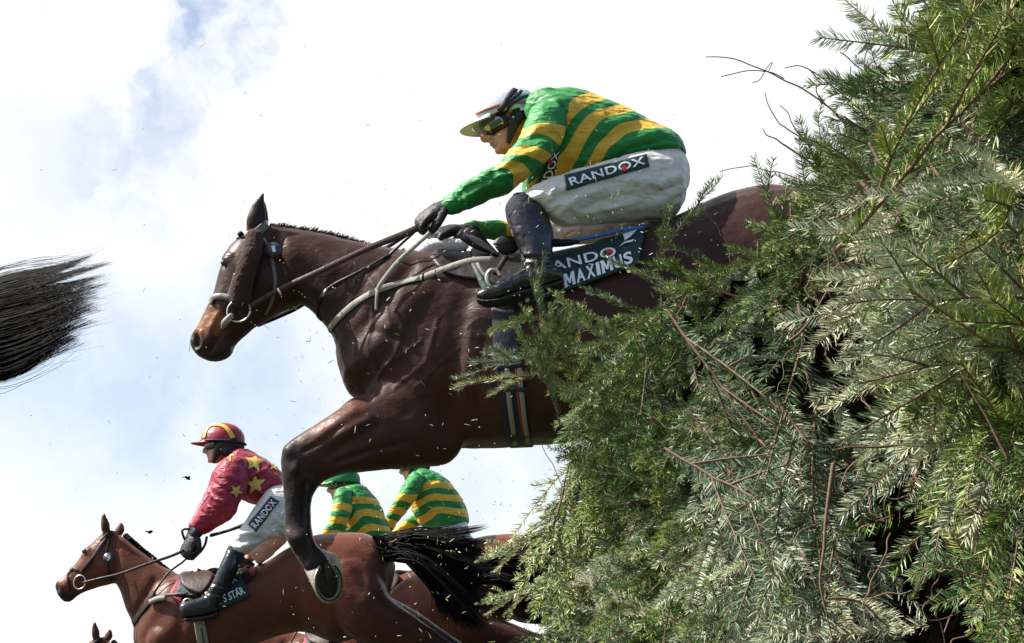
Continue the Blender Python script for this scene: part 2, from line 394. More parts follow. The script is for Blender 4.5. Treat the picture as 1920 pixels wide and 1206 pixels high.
# ------------------------------------------------------------------ objects
def thing(name, label, cat, base, group=None):
    o = bpy.data.objects.new(name, None); C.objects.link(o); o.location = Vector(base); o.empty_display_size = .2
    o['label'] = label; o['category'] = cat
    if group: o['group'] = group
    return o
def part(name, m, mats, parent, label=None):
    r = parent
    while r.parent: r = r.parent
    m.transform(Matrix.Translation(-r.location)); m.name = name
    for x in (mats if isinstance(mats, (list, tuple)) else [mats]): m.materials.append(x)
    o = bpy.data.objects.new(name, m); C.objects.link(o); o.parent = parent
    if label: o['label'] = label
    return o
def copy_tree(o, parent=None):
    c = o.copy(); C.objects.link(c); c.parent = parent
    for ch in list(o.children): copy_tree(ch, c)
    return c
# ------------------------------------------------------------------ materials in use
M = {}
M['coat'] = coat_mat('bay_coat', .17, .42)
M['hair'] = plain('black_horsehair', (.0028, .0018, .002), .62, .5, 60, spec=.1)
M['hoof'] = plain('horn', (.30, .27, .23), .5, .5, 25, .003)
M['sole'] = plain('sole', (.035, .026, .02), .8, .6, 40, .006)
M['steel'] = plain('worn_steel', (.55, .53, .45), .32, .35, 50, .001, metal=.9)
M['shoe'] = plain('muddy_shoe', (.42, .40, .26), .45, .4, 60, .002, metal=.55)
M['leather'] = plain('dark_leather', (.009, .006, .005), .5, .4, 40, .002, spec=.3)
M['brown_leather'] = plain('brown_leather', (.045, .022, .015), .5, .35, 40, .002, spec=.3)
M['grey_leather'] = plain('worn_grey_strap', (.12, .11, .105), .5, .35, 40, .002)
M['web'] = plain('pale_webbing', (.27, .25, .2), .7, .3, 60, .002)
M['fleece'] = plain('brown_fleece', (.042, .0155, .010), .95, .4, 160, .006, sheen=.05)
M['white_fleece'] = plain('white_fleece', (.8, .8, .8), .9, .15, 90, .006)
M['eye'] = plain('eye', (.01, .006, .005), .08, .2, 20, coat=1)
M['green_cloth'] = plain('bottle_green_cloth', (.004, .030, .026), .65, .3, 50, .004)
M['red_cloth'] = plain('crimson_cloth', (.28, .01, .035), .6, .25, 40, .003)
M['navy'] = plain('navy_elastic', (.006, .007, .022), .6, .3, 60, .002)
M['cream'] = plain('cream_stripe', (.24, .21, .16), .7, .2, 60)
M['redline'] = plain('red_stripe', (.3, .03, .02), .7, .2, 60)
M['white'] = plain('white_print', (.82, .84, .84), .55, .06, 60)
M['dot'] = plain('red_print', (.65, .03, .03), .5, .1, 60)
M['blue'] = plain('blue_binding', (.03, .15, .5), .6, .3, 60, .003)
M['disc'] = plain('slate_disc', (.035, .042, .06), .4, .2, 40)
M['orange'] = plain('orange_cloth', (.7, .16, .03), .6, .15, 30)

# ------------------------------------------------------------------ horses
def shoe_and_hoof(sole_c, toe, nrm, cor_c, L, Wd):
    """hoof capsule from the coronet to the sole, sole pad, and an open iron ring"""
    toe = np.asarray(toe, float); toe /= np.linalg.norm(toe); nrm = np.asarray(nrm, float)
    nrm -= toe * (nrm @ toe); nrm /= np.linalg.norm(nrm); w = np.cross(nrm, toe)
    th = np.linspace(0, 2 * math.pi, 28, endpoint=False)
    def ring(c, l, wd, t=toe): return np.asarray(c) + np.outer(np.cos(th) * (1 + .06 * np.cos(2 * th)), t * l) + np.outer(np.sin(th), w * wd)
    rings = [ring(sole_c * (1 - k) + cor_c * k, L / 2 * (1 - .30 * k), Wd / 2 * (1 - .26 * k)) for k in (0, .04, .25, .5, .75, .92, 1)]
    rings[0] = ring(sole_c, L / 2 * .97, Wd / 2 * .97)
    hoof = rings_to_mesh(rings)
    pad = rings_to_mesh([ring(sole_c + nrm * .001, L / 2 * .8, Wd / 2 * .78), ring(sole_c + nrm * .004, L / 2 * .74, Wd / 2 * .7)])
    frog = tube([sole_c + nrm * .003 - toe * L * .38, sole_c + nrm * .006 - toe * L * .1, sole_c + nrm * .003 + toe * L * .16], [.02, .014, .004], nv=8)
    a = np.linspace(R(-148), R(148), 34)
    pts = np.array([sole_c + nrm * .007 + toe * math.cos(k) * L * .46 + w * math.sin(k) * Wd * .46 for k in a])
    shoe = ribbon(pts, [.014, .016, .019, .016, .014], .008, np.tile(nrm, (len(pts), 1)))
    groove = ribbon(pts + nrm * .006, .005, .003, np.tile(nrm, (len(pts), 1)))
    return hoof, [pad, frog], shoe, groove
def ear(base, tip, Yb, Yt, w, openy=-1):
    b, t = P(*base, Yb), P(*tip, Yt); d = t - b; up = np.cross(d, [0, 1, 0]); up /= np.linalg.norm(up)
    pts = [b - d * .12, b + d * .08, b + d * .35, b + d * .68 + up * w * .1, t]
    return tube(pts, [w * .55, w * .62, w * .8, w * .55, w * .07], flat=.5, nv=16)

HY = 6.0
def main_horse():
    h = thing('horse', 'dark bay racehorse in mid leap over the fence, number 1 disc on its bridle', 'horse', (P(900, 650, HY)[0], HY, 0), 'racehorses jumping the fence')
    trunk = [(1665, 450, 1650, 540, .07), (1625, 405, 1605, 640, .2), (1545, 370, 1535, 720, .27), (1450, 353, 1462, 760, .29), (1350, 371, 1390, 782, .275),
             (1255, 415, 1290, 800, .28), (1150, 450, 1190, 814, .305), (1050, 476, 1095, 824, .31), (960, 486, 1006, 833, .295), (890, 482, 918, 838, .265),
             (830, 476, 842, 838, .225), (770, 474, 742, 800, .2), (715, 484, 672, 752, .17), (676, 520, 651, 736, .13), (648, 575, 638, 700, .09), (634, 620, 630, 665, .04)]
    neck = [(880, 486, 740, 770, .2), (800, 478, 650, 690, .165), (735, 468, 618, 622, .135), (668, 455, 588, 588, .115), (605, 439, 566, 571, .1), (545, 428, 540, 560, .088), (508, 422, 520, 540, .075)]
    head = [(494, 420, 532, 446, .045), (470, 431, 556, 500, .078), (449, 446, 568, 555, .095), (432, 463, 556, 573, .105), (422, 482, 532, 582, .104), (414, 503, 512, 592, .092), (405, 535, 492, 606, .075),
            (397, 560, 478, 613, .064), (389, 575, 462, 627, .056), (380, 592, 447, 640, .051), (370, 611, 439, 650, .05), (361, 624, 435, 661, .05), (356, 640, 426, 671, .047), (360, 656, 412, 677, .04), (369, 667, 396, 678, .027), (377, 672, 388, 677, .01)]
    arm = [(850, 770, 872, 838, .03, .06), (822, 715, 858, 858, .07, .07), (775, 700, 834, 873, .095, .06), (715, 722, 790, 876, .1, .045), (659, 748, 741, 880, .09, .025), (629, 771, 690, 884, .078), (592, 796, 642, 889, .066), (560, 816, 612, 900, .056), (538, 834, 600, 909, .05),
           (528, 858, 592, 920, .046), (527, 880, 586, 934, .04), (530, 912, 583, 950, .032), (534, 950, 583, 972, .03), (534, 982, 584, 988, .033), (535, 1006, 587, 1008, .042), (545, 1030, 594, 1022, .04), (557, 1048, 606, 1034, .036), (568, 1064, 616, 1046, .038), (580, 1076, 619, 1060, .034), (592, 1086, 618, 1074, .02)]
    far = [(q[0] + 10, q[1] - 4, q[2] - 6, q[3] - 8, q[4] * .9, -(q[5] if len(q) > 5 else 0)) for q in arm]
    hind = lambda dy: [ptube([(1560, 560, dy * .6, .17), (1500, 690, dy, .13), (1590, 745, dy, .085), (1720, 790, dy, .055), (1760, 850, dy, .04), (1820, 930, dy, .033), (1850, 975, dy, .038), (1890, 1000, dy, .035)], HY)]
    ears = [ear((474, 440), (494, 361), HY - .055, HY - .06, .05), ear((482, 438), (496, 372), HY + .07, HY + .08, .045)]
    elbow = ball(P(818, 834, HY - .17), (.055, .05, .06))
    m = union([loft(trunk, HY, ex=2.3), loft(neck, HY), loft(head, HY, ex=2.3), loft(arm, HY - .17), loft(far, HY + .17)] + hind(-.17) + hind(.17) + ears, .0075, 3)
    ease(m, 800, 770, 75, 90); ease(m, 740, 745, 50, 60); ease(m, 850, 800, 50, 60)
    sculpt(m, [
        ([(835, 495), (760, 580), (668, 690)], 20, .010), ([(770, 500), (700, 590), (645, 650)], 15, -.012), ([(800, 700)], 60, .022), ([(720, 660)], 34, .014),
        ([(870, 560), (850, 700), (838, 810)], 22, -.014), ([(690, 740), (760, 770)], 18, -.008), ([(560, 548), (600, 590), (640, 640)], 9, -.007), ([(555, 470), (680, 520), (745, 545)], 22, .007),
        ([(545, 520), (620, 560)], 14, .006), ([(520, 440), (530, 500), (548, 545)], 10, -.010), ([(665, 770), (600, 815)], 10, .006), ([(700, 800), (620, 850)], 12, -.008), ([(700, 850), (630, 880)], 13, .006),
        ([(520, 530)], 34, .010), ([(452, 520), (425, 575)], 5, .006), ([(445, 545), (418, 600)], 8, -.006), ([(423, 487)], 9, .013), ([(415, 474), (434, 478)], 5, .006), ([(421, 497)], 6, -.008),
        ([(367, 632), (369, 645)], 8, -.022), ([(376, 624), (379, 645), (370, 656)], 4.5, .008), ([(394, 658), (409, 634), (424, 616)], 3.5, -.010), ([(388, 640), (400, 615)], 9, .006), ([(425, 655)], 13, .007), ([(408, 590), (395, 615)], 5, .005), ([(436, 600), (450, 580)], 4, -.004),
        ([(560, 870), (548, 960)], 7, .003), ([(571, 905), (569, 985)], 4, -.010), ([(580, 915), (578, 985)], 4, .005), ([(535, 1000), (548, 1012)], 7, .006), ([(560, 1030), (575, 1050)], 6, -.005), ([(540, 846)], 12, .010), ([(552, 880)], 9, .006), ([(590, 902)], 9, .007), ([(566, 868), (560, 900)], 6, -.004), ([(560, 1010)], 12, .006), ([(580, 1000), (586, 1020)], 7, .007),
        ([(1010, 640), (980, 800)], 12, -.005), ([(1070, 640), (1050, 800)], 12, -.004), ([(950, 640), (930, 790)], 26, .006), ([(870, 825), (1040, 818)], 8, .005),
        ([(700, 560), (690, 650), (720, 720)], 3.5, .004), ([(660, 600), (668, 680)], 3, .003), ([(790, 640), (720, 690), (700, 740)], 3, .0035), ([(860, 650), (780, 730)], 3, .003), ([(430, 540), (436, 585)], 2.6, .003), ([(470, 560), (452, 590)], 2.6, .003),
        ([(640, 660), (655, 690), (640, 720)], 7, .007), ([(600, 470), (640, 520), (660, 560)], 5, .003), ([(690, 520), (720, 560), (735, 620)], 5, .003), ([(760, 600), (745, 660), (700, 720)], 4.5, .0035), ([(820, 600), (800, 680), (740, 730)], 4, .003), ([(700, 620), (760, 640), (820, 690)], 9, -.006), ([(735, 690), (790, 740)], 10, .008), ([(880, 620), (870, 760)], 9, .006), ([(905, 640), (895, 800)], 7, -.005), ([(640, 800), (600, 830), (570, 846)], 4, -.006), ([(760, 830), (680, 850), (630, 868)], 6, -.007), ([(690, 790), (640, 815)], 9, .008), ([(663, 735), (690, 745)], 8, -.01)])
    wrinkle(m, .003, 8, 1); wrinkle(m, .0007, 30, 5)
    blk = (.016, .011, .010)
    paint(m, (.043, .0138, .0072), [([(720, 480), (640, 600), (760, 620)], 90, (.030, .0115, .008), .6), ([(980, 640), (850, 760)], 130, (.054, .0175, .0085), .6), ([(660, 760), (600, 800)], 26, (.13, .048, .028), .75),  # sunlit top of the forearm is painted lighter into the coat
        ([(530, 860), (560, 1000), (600, 1060)], 55, blk, .9), ([(440, 520), (420, 570)], 45, (.035, .016, .012), .6), ([(400, 590), (375, 615)], 16, (.28, .105, .035), .7), ([(418, 600), (408, 622)], 9, (.26, .095, .03), .6),  # tan muzzle patches, with sunlit orange painted in
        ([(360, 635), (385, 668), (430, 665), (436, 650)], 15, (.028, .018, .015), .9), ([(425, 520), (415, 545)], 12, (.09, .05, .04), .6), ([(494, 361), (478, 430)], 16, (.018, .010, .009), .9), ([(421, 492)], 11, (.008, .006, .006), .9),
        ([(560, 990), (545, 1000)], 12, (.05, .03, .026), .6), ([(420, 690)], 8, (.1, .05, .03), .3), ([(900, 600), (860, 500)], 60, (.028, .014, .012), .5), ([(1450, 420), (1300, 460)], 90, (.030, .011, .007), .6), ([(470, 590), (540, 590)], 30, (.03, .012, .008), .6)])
    body = part('body', m, M['coat'], h)
    bv = bvh_of(m.copy()); off = np.array(h.location)
    mm = m.copy(); mm.transform(Matrix.Translation(h.location)); bv = bvh_of(mm); bpy.data.meshes.remove(mm)
    e = onto(bv, 422, 492, 0, HY)[0]
    part('eye', mesh(ball(e + [0, .005, 0], (.019, .010, .014))), M['eye'], h); part('eye', mesh(ball([e[0], 2 * HY - e[1] - .004, e[2]], (.02, .012, .017))), M['eye'], h)
    # short hogged mane along the crest
    cr = crom([(505, 424), (534, 427), (579, 433), (624, 442), (668, 455), (715, 468), (770, 476)], 22); hs = []
    for x, y in cr:
        for _ in range(5):
            a = P(x + random.uniform(-3, 3), y + 3, HY + random.uniform(-.02, .02)); b = a + np.array([random.uniform(.0, .03), random.uniform(-.03, .03), random.uniform(.004, .02)])
            hs.append([a, (a + b) / 2 + [0, 0, .004], b])
    part('mane', mesh(strands(hs, .0028, 4)), M['hair'], h)
    # tail streaming back over the fence
    hs = []
    for _ in range(160):
        a = P(1655 + random.uniform(-6, 6), 470 + random.uniform(-12, 12), HY + random.uniform(-.03, .03)); q = np.random.default_rng(_).normal(size=3) * [.08, .06, .08]
        hs.append([a, a + [.2, 0, .09] + q * .4, a + [.5, 0, -.02] + q, a + [.8, .02, -.25] + q * 1.8])
    part('tail', mesh(strands(hs, .003)), M['hair'], h)
    # hoof and shoe of the folded foreleg
    sc = P(613, 1092, HY - .17); hf, pad, shoe, gr = shoe_and_hoof(sc, (.10, .12, -1), (.70, -.70, .12), P(588, 1058, HY - .13), .145, .128)
    ho = part('hoof', mesh(hf), M['hoof'], h); part('sole', mesh(pad), M['sole'], ho); sh = part('horseshoe', mesh([shoe], False), M['shoe'], ho, 'worn pale racing plate on the raised sole'); part('fullering', mesh([gr], False), M['sole'], ho)
    sc2 = P(630, 1070, HY + .19); hf, pad, shoe, gr = shoe_and_hoof(sc2, (.10, .12, -1), (.62, -.3, .3), P(600, 1050, HY + .19), .12, .11)
    ho = part('hoof', mesh(hf), M['hoof'], h)
    for dy in (-.17, .17):
        c = P(1890, 1000, HY + dy); hf, pad, shoe, gr = shoe_and_hoof(c + [.05, 0, -.03], (.5, 0, -.6), (.75, 0, .5), c, .12, .11); part('hoof', mesh(hf), M['hoof'], h)
    # bridle
    br = part('bridle', mesh([strap(bv, [(447, 445), (458, 441), (472, 437), (484, 432), (492, 424), (499, 420)], .026, HY, .004),
                              strap(bv, [(486, 436), (497, 425), (500, 421)], .03, HY, .006), strap(bv, [(489, 440), (505, 470), (516, 520), (512, 560), (497, 590)], .014, HY, .004),
                              strap(bv, [(442, 513), (434, 540), (428, 560)], .012, HY, .005)]), M['grey_leather'], h)
    part('noseband', mesh(strap(bv, [(390, 566), (398, 559), (412, 556), (428, 558), (440, 562)], .026, HY, .006, .007)), M['grey_leather'], br)
    part('browband_stud', mesh([ball(onto(bv, 450, 438, .012, HY)[0], .012)]), M['leather'], br)
    roll = [onto(bv, x, y, .03, HY)[0] for x, y in crom([(481, 452), (474, 478), (466, 505), (458, 535), (455, 557)], 4)]
    rm = union([tube(roll, list(np.linspace(.036, .042, len(roll))), sub=2)], .006, 2); wrinkle(rm, .003, 90, 3)
    part('cheek_roll', rm, M['fleece'], br, 'fat dark brown fleece cheek roll')
    c = onto(bv, 453, 584, .022, HY)[0]; a = np.linspace(0, 2 * math.pi, 33)
    part('bit_ring', mesh(tube([c + [.045 * math.cos(k), -.008 * math.cos(k), .043 * math.sin(k)] for k in a], [.0042] * 33, sub=2, nv=8, cap=False)), M['steel'], br)
    part('bit_guard', mesh(tube([c + [-.028, -.004, -.022], c + [-.05, .0, -.045], c + [-.06, .015, -.06]], [.012, .014, .008])), M['web'], br)
    dd = [onto(bv, 512, 474, .03, HY)[0]]; n = np.array([.1, -1, .1]); n /= np.linalg.norm(n); t1 = np.array([1, .1, 0]) / 1.005; t2 = np.cross(n, t1)
    th = np.linspace(0, 2 * math.pi, 28, endpoint=False); el = lambda k, o: dd[0] + n * o + k * (np.outer(np.cos(th), t1 * .034) + np.outer(np.sin(th), t2 * .029))
    dm = part('number_disc', mesh(rings_to_mesh([el(1, -.002), el(1, .002)])), M['disc'], br)
    def flat_text(s, c, t1, t2, w, hgt, o):
        uv, Fc = text_mesh(s, .03); return np.array([c + n * o + t1 * (u - .5) * w + t2 * (v - .5) * hgt for u, v in uv]), Fc
    r1 = t1 * .97 + t2 * .25; r2 = t2 * .97 - t1 * .25
    part('number', mesh(flat_text('1', dd[0], r1, r2, .012, .026, .005)), M['white'], dm)
    # reins
    rr = part('rein', mesh([pribbon([(470, 573, -.13), (520, 545, -.15), (600, 508, -.17), (690, 466, -.17), (760, 438, -.16), (782, 428, -.15)], HY, [.02, .022, .024, .026, .03, .03], .006)]), M['brown_leather'], h)
    part('rein', mesh([pribbon([(482, 610, .1), (530, 590, .12), (567, 571, .13), (640, 520, .16), (780, 428, .12)], HY, .02, .006)]), M['leather'], h)
    [part('buckle', mesh([q]), M['steel'], rr) for q in (ribbon([P(521, 541, HY - .165), P(527, 553, HY - .165)], .009, .008), ribbon([P(541, 563, HY), P(556, 580, HY)], .007, .004))]
    part('martingale', mesh([strap(bv, [(604, 600), (596, 592), (596, 575), (606, 552), (625, 535), (660, 517), (700, 496), (730, 478)], .012, HY, .005), pribbon([(728, 480, -.13), (755, 455, -.14), (778, 434, -.14)], HY, .012)]), M['leather'], h)
    part('martingale_ring', mesh(ribbon([onto(bv, *q, .006, HY)[0] for q in ((606, 556), (613, 542))], .009, .004)), M['steel'], h)
    bp = part('breastplate', mesh([strap(bv, [(617, 621), (622, 612), (640, 592), (668, 568), (704, 547), (742, 534), (790, 522)], .026, HY, .006), pribbon([(788, 522, -.24), (830, 505, -.27), (880, 489, -.3), (925, 486, -.31)], HY, .024)]), M['web'], h)
    part('loose_strap', mesh([pribbon([(806, 436, -.2), (786, 455, -.2), (757, 480, -.19), (738, 500, -.2), (714, 532, -.2), (707, 548, -.2)], HY, .018), pribbon([(708, 545, -.205), (706, 560, -.21), (705, 582, -.21)], HY, [.014, .01])]), M['web'], bp)
    [part('keeper', mesh([ribbon([P(792 + i * 24, 528 - i * 6, HY - .26), P(793 + i * 24, 512 - i * 6, HY - .26)], .009, .008)]), M['leather'], bp) for i in (0, 1)]
    # saddle, cloths, girth
    sd = part('saddle', mesh(patch_poly(bv, [(880, 470), (930, 462), (1000, 470), (1012, 500), (1000, 540), (960, 552), (915, 535), (892, 505)], HY, .035, .012)), M['leather'], h)
    part('saddle_pad', mesh(patch_poly(bv, [(806, 486), (826, 462), (860, 466), (893, 480), (914, 500), (922, 526), (872, 524), (830, 511)], HY, .014, .01)), M['leather'], sd)
    part('wither_pad', mesh(union([ptube([(786, 476, -.02, .022), (806, 465, -.02, .035), (840, 461, -.02, .03), (868, 459, -.02, .026)], HY)], .008, 2)), M['white_fleece'], sd)
    part('flap', mesh(pillow([(861, 448), (872, 430), (888, 422), (901, 430), (914, 452), (937, 479), (912, 475), (886, 465)], HY - .2, .012)), M['leather'], sd)
    part('flap_lining', mesh(pillow([(874, 440), (890, 443), (912, 456), (936, 478), (908, 466), (886, 453)], HY - .217, .003)), M['grey_leather'], sd)
    part('knee_roll', mesh(pillow([(924, 458), (933, 446), (952, 442), (970, 447), (976, 462), (962, 476), (940, 477)], HY - .24, .014)), M['leather'], sd)
    part('under_cloth', mesh([panel(bv, [(912, 560), (1010, 560), (1000, 470), (866, 462)], HY, .02, 12, 8, .004)]), M['green_cloth'], sd)
    part('under_cloth', mesh([strap(bv, [(868, 452), (888, 470), (905, 500), (915, 530)], .03, HY, .024, .004)]), M['green_cloth'], sd)
    part('cantle', mesh(pillow([(1000, 446), (1040, 448), (1076, 450), (1088, 454), (1070, 461), (1030, 464), (1000, 464)], HY - .26, .012)), M['leather'], sd)
    cq = [(985, 576), (1196, 501), (1212, 430), (985, 468)]; cp = panel(bv, cq, HY, .022, 36, 14, .006); cb = over(cp)
    cl = part('saddle_cloth', mesh([cp]), M['green_cloth'], sd)
    part('binding', mesh([tube([P(x, y, HY - dd) for x, y, dd in crom([(1030, 455, .24), (1080, 450, .24), (1130, 440, .22), (1170, 430, .2), (1208, 427, .17)], 4)], [.0075] * 17, sub=1, nv=8)]), M['blue'], cl)
    part('lettering', mesh([lettering(cb, 'RANDO', [(1014, 516), (1157, 480), (1152, 463), (1010, 498)], HY, .005)]), M['white'], cl); part('lettering', mesh(block_letters(cb, 'I AM MAXIMUS', [(986, 568), (1188, 493), (1183, 471), (984, 541)], HY, .005)), M['white'], cl)
    part('emblem', mesh(patch_poly(cb, [(1144, 439), (1170, 435), (1196, 432), (1182, 446), (1172, 453), (1169, 439), (1145, 442)], HY, .006, .002, 3, 1)), M['white'], cl)
    part('emblem', mesh(patch_poly(cb, [(1171, 455), (1190, 450), (1186, 455), (1171, 458), (1160, 465)], HY, .006, .002, 3, 1)), M['white'], cl)
    part('emblem', mesh([disc(cb, 1143, 473, 7, 4, HY, .007)]), M['dot'], cl)
    g = part('girth', mesh([strap(bv, [(944, 575), (948, 640), (954, 700), (962, 760), (972, 815), (978, 836)], .092, HY, .006, .006)]), M['navy'], sd)
    part('girth_stripe', mesh([strap(bv, [(x - 12, y) for x, y in ((962, 690), (968, 760), (978, 830))], .018, HY, .013)]), M['cream'], g)
    part('girth_stripe', mesh([strap(bv, [(x + 12, y) for x, y in ((962, 690), (968, 760), (978, 828))], .018, HY, .013)]), M['cream'], g)
    part('girth_stripe', mesh([strap(bv, [(x + 5, y) for x, y in ((962, 690), (968, 760), (978, 829))], .008, HY, .013)]), M['redline'], g)
    [part('girth_loop', mesh([strap(bv, q, .018, HY, .014)]), M['navy'], g) for q in ([(932, 690), (955, 686), (980, 684)], [(936, 730), (962, 729), (990, 730)])]
    # stirrup iron round the toe of the boot
    a = np.linspace(R(20), R(330), 20); c = P(925, 524, HY - .37)
    part('stirrup', mesh(tube([c + [.024 * math.cos(k), -.01, .033 * math.sin(k)] for k in a], [.0085] * 20, sub=2, nv=8, flat=1.6)), M['steel'], sd)
    part('stirrup_leather', mesh([pribbon([(950, 480, -.33), (938, 500, -.35), (928, 515, -.37)], HY, .02)]), M['leather'], sd)
    return h
MAIN = main_horse()

# ---- the second horse (number 9) is also the pattern for the horses behind it
BY = 10.5
def bay_horse():
    h = thing('horse', 'bay racehorse with number 9 disc on its cheek, galloping past with a jockey in crimson', 'horse', (P(470, 1100, BY)[0], BY, 0), 'racehorses jumping the fence')
    trunk = [(742, 1060, 732, 1110, .05), (724, 1030, 716, 1150, .17), (692, 1003, 684, 1185, .25), (640, 999, 632, 1205, .285), (588, 1006, 575, 1186, .28), (539, 1030, 532, 1190, .275), (490, 1060, 478, 1208, .29), (430, 1069, 420, 1240, .305),
             (370, 1078, 368, 1255, .295), (325, 1081, 318, 1262, .25), (295, 1090, 282, 1255, .2), (272, 1112, 260, 1232, .13), (256, 1150, 251, 1205, .05)]
    neck = [(350, 1084, 268, 1210, .18), (300, 1058, 249, 1168, .14), (266, 1034, 237, 1142, .115), (240, 1013, 226, 1110, .098), (224, 1002, 216, 1090, .085)]
    head = [(212, 994, 226, 1008, .045), (190, 1003, 226, 1055, .085), (176, 1017, 222, 1088, .1), (163, 1028, 206, 1096, .1), (153, 1043, 187, 1100, .085), (139, 1061, 170, 1106, .066), (126, 1076, 155, 1112, .055), (114, 1085, 143, 1119, .052), (105, 1092, 138, 1124, .05), (103, 1101, 129, 1129, .046), (108, 1115, 120, 1128, .03)]
    def fore(dy, kx): return [ptube([(310, 1200, dy, .12), (322, 1265, dy, .1), (300 - kx, 1330, dy, .07), (285 - kx, 1372, dy, .055), (290 - kx, 1395, dy, .045), (305 - kx, 1440, dy, .034), (312 - kx, 1470, dy, .04), (300 - kx, 1495, dy, .036), (296 - kx, 1505, dy, .04)], BY)]
    def hind(dy, kx): return [ptube([(655, 1090, dy * .7, .2), (688, 1150, dy, .185), (745 + kx, 1180, dy, .135), (805 + kx, 1205, dy, .085), (846 + kx, 1226, dy, .058), (888 + kx, 1262, dy, .038), (910 + kx, 1282, dy, .042), (930 + kx, 1292, dy, .036)], BY)]
    ears = [ear((199, 1002), (195, 958), BY - .06, BY - .06, .045), ear((222, 1003), (231, 977), BY + .06, BY + .08, .045)]
    m = union([loft(trunk, BY, ex=2.3), loft(neck, BY), loft(head, BY, ex=2.3)] + fore(-.15, 0) + fore(.15, 30) + hind(-.16, 0) + hind(.16, 18) + ears, .0125, 4)
    sculpt(m, [([(320, 1095), (270, 1180)], 12, .008), ([(290, 1090), (255, 1150)], 8, -.010), ([(312, 1190)], 26, .02), ([(345, 1120), (335, 1200)], 10, -.01), ([(560, 1060), (560, 1160)], 16, -.014), ([(640, 1080)], 40, .022), ([(600, 1020), (640, 1050)], 14, .01),
        ([(700, 1040), (690, 1120)], 14, .012), ([(535, 1160), (600, 1180)], 10, -.012), ([(205, 1065)], 15, .008), ([(217, 1010), (219, 1080)], 5, -.01), ([(163, 1034)], 5, .012), ([(160, 1030), (168, 1030)], 2.5, .006), ([(170, 1052), (150, 1080)], 4, .006), ([(106, 1098), (107, 1106)], 4, -.018), ([(110, 1093), (112, 1104)], 2.4, .008), ([(120, 1122), (130, 1108)], 2, -.008),
        ([(240, 1080), (270, 1110)], 6, .004), ([(420, 1180), (410, 1240)], 8, -.004), ([(450, 1170), (445, 1230)], 8, -.004), ([(480, 1160), (474, 1205)], 8, -.004)])
    wrinkle(m, .003, 7, 2)
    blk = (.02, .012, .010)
    paint(m, (.115, .034, .0165), [([(640, 1060), (560, 1080)], 70, (.14, .043, .021), .6), ([(300, 1380), (300, 1520)], 40, blk, .95), ([(840, 1215), (950, 1300)], 45, blk, .9), ([(730, 1130), (820, 1200)], 40, (.035, .012, .007), .8), ([(640, 1200), (720, 1190)], 30, (.05, .017, .010), .7), ([(104, 1098), (118, 1124), (138, 1120)], 11, (.022, .015, .013), .9), ([(125, 1078), (116, 1090)], 7, (.34, .15, .09), .7), ([(140, 1064), (152, 1052)], 5, (.28, .14, .1), .5),  # black lower legs; thigh and gaskin also carry painted shade
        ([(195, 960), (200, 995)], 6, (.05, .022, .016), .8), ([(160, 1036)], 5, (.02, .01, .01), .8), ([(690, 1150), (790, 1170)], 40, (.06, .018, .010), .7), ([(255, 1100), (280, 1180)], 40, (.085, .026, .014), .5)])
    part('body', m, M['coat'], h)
    mm = m.copy(); mm.transform(Matrix.Translation(h.location)); bv = bvh_of(mm); bpy.data.meshes.remove(mm)
    for s in (0, 1):
        e = onto(bv, 159, 1034, 0, BY)[0]; y = e[1] if s == 0 else 2 * BY - e[1]
        part('eye', mesh(ball([e[0], y, e[2]], (.02, .012, .015))), M['eye'], h)
    pl = [ball(P(x, y, BY) + [0, random.uniform(-.01, .01), .004], (.022, .016, .018), 10) for x, y in crom([(236, 1006), (252, 1020), (268, 1034), (289, 1050), (310, 1068), (325, 1079)], 4)]
    part('mane', mesh(pl), M['hair'], h, 'plaited black mane')
    hs = []; g = np.random.default_rng(3)
    for _ in range(90):
        u = g.uniform(0, 1) ** .8; k = g.uniform(.6, 1.04) * (1 - .25 * abs(u - .4)); oy = g.normal() * .08
        for _q in range(46):
            q = g.normal(size=3); kk = k * (1 - abs(g.normal()) * .12)
            a = P(706 + g.uniform(-8, 10), 1012 + g.uniform(-8, 40), BY - .05 + g.normal() * .04)
            m1 = P(722 + 70 * k, 997 + u * 62 + q[0] * 3, BY - .15 + oy * .5 + q[2] * .03); m2 = P(738 + 120 * k, 996 + u * 120 + q[0] * 3.5, BY - .15 + oy + q[2] * .04)
            e = P(745 + 185 * kk + q[1] * 4, 990 + u * 195 - (1 - u) * 8 * k + q[0] * 3 + (kk - k) * -30, BY - .1 + oy * 1.5 + q[2] * .05); hs.append([a, m1, m2, e])
    part('tail', mesh(strands(hs, .0036)), M['hair'], h)
    def at(v): return np.asarray(v)
    for dx, dy in ((0, -.15), (30, .15)):
        c = P(294 - dx, 1508, BY + dy); hf, pad, shoe, gr = shoe_and_hoof(c + [-.03, 0, -.07], (-1, 0, -.1), (0, 0, -1), c, .13, .12); ho = part('hoof', mesh(hf), M['hoof'], h)
    for dx, dy in ((0, -.16), (18, .16)):
        c = P(932 + dx, 1294, BY + dy); hf, pad, shoe, gr = shoe_and_hoof(c + [.06, 0, -.03], (.4, 0, -.9), (.9, 0, .3), c, .13, .12); ho = part('hoof', mesh(hf), M['hoof'], h)
    br = part('bridle', mesh([strap(bv, [(188, 1013), (196, 1008), (208, 1000), (220, 996)], .03, BY, .006), strap(bv, [(200, 1010), (187, 1026), (178, 1042), (163, 1060), (152, 1075)], .024, BY, .006), strap(bv, [(206, 1006), (199, 1040), (205, 1070), (208, 1088)], .014, BY, .006)]), M['leather'], h)
    part('noseband', mesh([strap(bv, [(127, 1069), (132, 1065), (140, 1067), (148, 1071)], .02, BY, .008), strap(bv, [(126, 1068), (127, 1085), (132, 1108)], .012, BY, .006)]), M['leather'], br)
